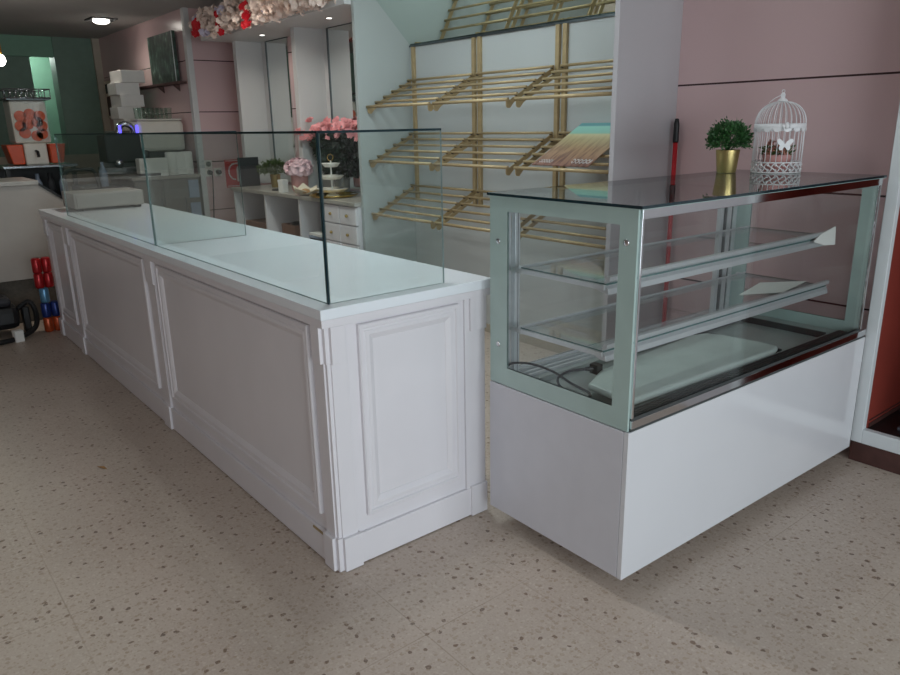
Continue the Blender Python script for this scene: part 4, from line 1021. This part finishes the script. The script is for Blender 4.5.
# cans beside the counter
bm = nb(); lathe(bm, [(.024, 0), (.031, .006), (.033, .014), (.033, .104), (.028, .114), (.0265, .116), (.025, .113), (.0001, .113)], seg=24, cap1=False)
can_me = {}
rows = [('can_orange', 2, 'orange', 'bottom'), ('can_blue', 2, 'dark blue', 'second'), ('can_light', 1, 'light blue', 'middle'), ('can_red', 2, 'red', 'fourth'), ('can_red', 2, 'red', 'top')]
proto = obj('drink_can', bm, 'can_orange')
first = True
for ri, (m_, cnt, cname, rname) in enumerate(rows):
    for side_ in range(cnt):
        if first: o = proto; first = False
        else:
            o = proto.copy(); COL.objects.link(o)
        if m_ not in can_me:
            me = proto.data.copy() if m_ != 'can_orange' else proto.data
            me.materials[0] = M[m_]; can_me[m_] = me
        o.data = can_me[m_]
        o.location = (-.048 + side_*.067 + (-.012 if ri >= 3 else 0) + (.008 if ri == 2 else 0), 4.31, ri*.1162)
        sidet = '' if cnt == 1 else (' left', ' right')[side_]
        tag(o, '%s drink can%s in the %s row of the can stack by the counter' % (cname, sidet, rname), 'drink can', 'cans stacked beside the counter')
# vacuum cleaner
t = thing('vacuum_cleaner', 'black vacuum cleaner with hose on the floor at left', 'vacuum cleaner', (-.385, 4.44, 0))
bm = nb(); box(bm, -.22, .16, -.14, .14, .06, .24); obj('body', bm, 'black', t, .05)
bm = nb(); box(bm, -.2, .12, -.12, .12, .235, .30); obj('lid', bm, 'slate', t, .03)
bm = nb(); tube(bm, smooth_path([(.10, 0, .27), (.02, 0, .34), (-.1, 0, .34), (-.16, 0, .28)]), .014, 8); obj('handle', bm, 'black', t)
for yy in (-.15, .15):
    bm = nb(); lathe(bm, [(.07, -.02), (.075, 0), (.07, .02)], seg=22); obj('wheel', bm, 'black', t, loc=(-.12, yy, .075), rot=(PI/2, 0, 0))
bm = nb(); tube(bm, smooth_path([(.14, 0, .17), (.24, -.03, .24), (.275, -.06, .16), (.24, -.16, .06), (.1, -.27, .022), (-.1, -.33, .022), (-.4, -.36, .022)]), .019, 10); obj('hose', bm, 'rubber', t)
bm = nb(); box(bm, .19, .24, -.03, .06, .0, .20); obj('upright_nozzle', bm, 'black', t, .01)
t = thing('small_carton', 'small white carton beside the vacuum cleaner', 'box', (-.285, 4.155, 0), .2)
bm = nb(); box(bm, -.03, .03, -.03, .03, 0, .085); obj('body', bm, 'paper', t, .003)
bm = nb(); box(bm, -.031, .031, -.031, .031, .066, .087); obj('flap', bm, 'paper', t, .003)

# small dry leaf on the floor
bm = nb(); vs = [bm.verts.new(p) for p in ((-.03, 0, .001), (-.01, .010, .006), (.03, .004, .002), (.0, -.009, .004))]; bm.faces.new(vs)
o = obj('dry_leaf', bm, 'tan', loc=(-.395, 1.46, 0), rot=(0, 0, 2.0), recalc=False); o.modifiers.new('solid', 'SOLIDIFY').thickness = .0015
tag(o, 'small brown dry leaf lying on the terrazzo floor', 'leaf')

# ------------------------------------------------------------------ light
def area(name, loc, target, sx_, sy_, power, col):
    l = bpy.data.lights.new(name, 'AREA'); l.shape = 'RECTANGLE'; l.size = sx_; l.size_y = sy_; l.energy = power; l.color = col
    o = bpy.data.objects.new(name, l); COL.objects.link(o); o.location = loc
    o.rotation_euler = (Vector(target) - Vector(loc)).to_track_quat('-Z', 'Y').to_euler(); return o
area('window_daylight', (-.65, YB-.3, 1.35), (-.65, 5, 1.0), 4.9, 2.2, 175, (.86, .94, 1))
S.world = bpy.data.worlds.new('world'); S.world.use_nodes = True
bg = S.world.node_tree.nodes['Background']
sky = S.world.node_tree.nodes.new('ShaderNodeTexSky'); sky.sky_type = 'HOSEK_WILKIE'; sky.sun_direction = (.4, -.5, .75); sky.turbidity = 5
S.world.node_tree.links.new(sky.outputs[0], bg.inputs['Color']); bg.inputs['Strength'].default_value = .8

# ------------------------------------------------------------------ camera
FW = Vector((0.601160, 0.748630, -0.279570)).normalized()
cam = bpy.data.cameras.new('camera'); co = bpy.data.objects.new('camera', cam); COL.objects.link(co)
RT = Vector((0.776271, -0.630138, -0.018160)); RT = (RT - FW*RT.dot(FW)).normalized(); UP = RT.cross(FW)
co.matrix_world = Matrix(((RT.x, UP.x, -FW.x, -1.06777), (RT.y, UP.y, -FW.y, -1.97064), (RT.z, UP.z, -FW.z, 1.5), (0, 0, 0, 1)))
cam.sensor_fit = 'HORIZONTAL'; cam.sensor_width = 36; cam.lens = 731.1*36/900; cam.clip_start = .02
S.camera = co
S.cycles.transparent_max_bounces = 48
S.cycles.max_bounces = 12
S.cycles.sample_clamp_indirect = 4
S.view_settings.view_transform = 'Standard'; S.view_settings.look = 'None'; S.view_settings.gamma = 1; S.view_settings.use_curve_mapping = False
S.view_settings.exposure = 0.0
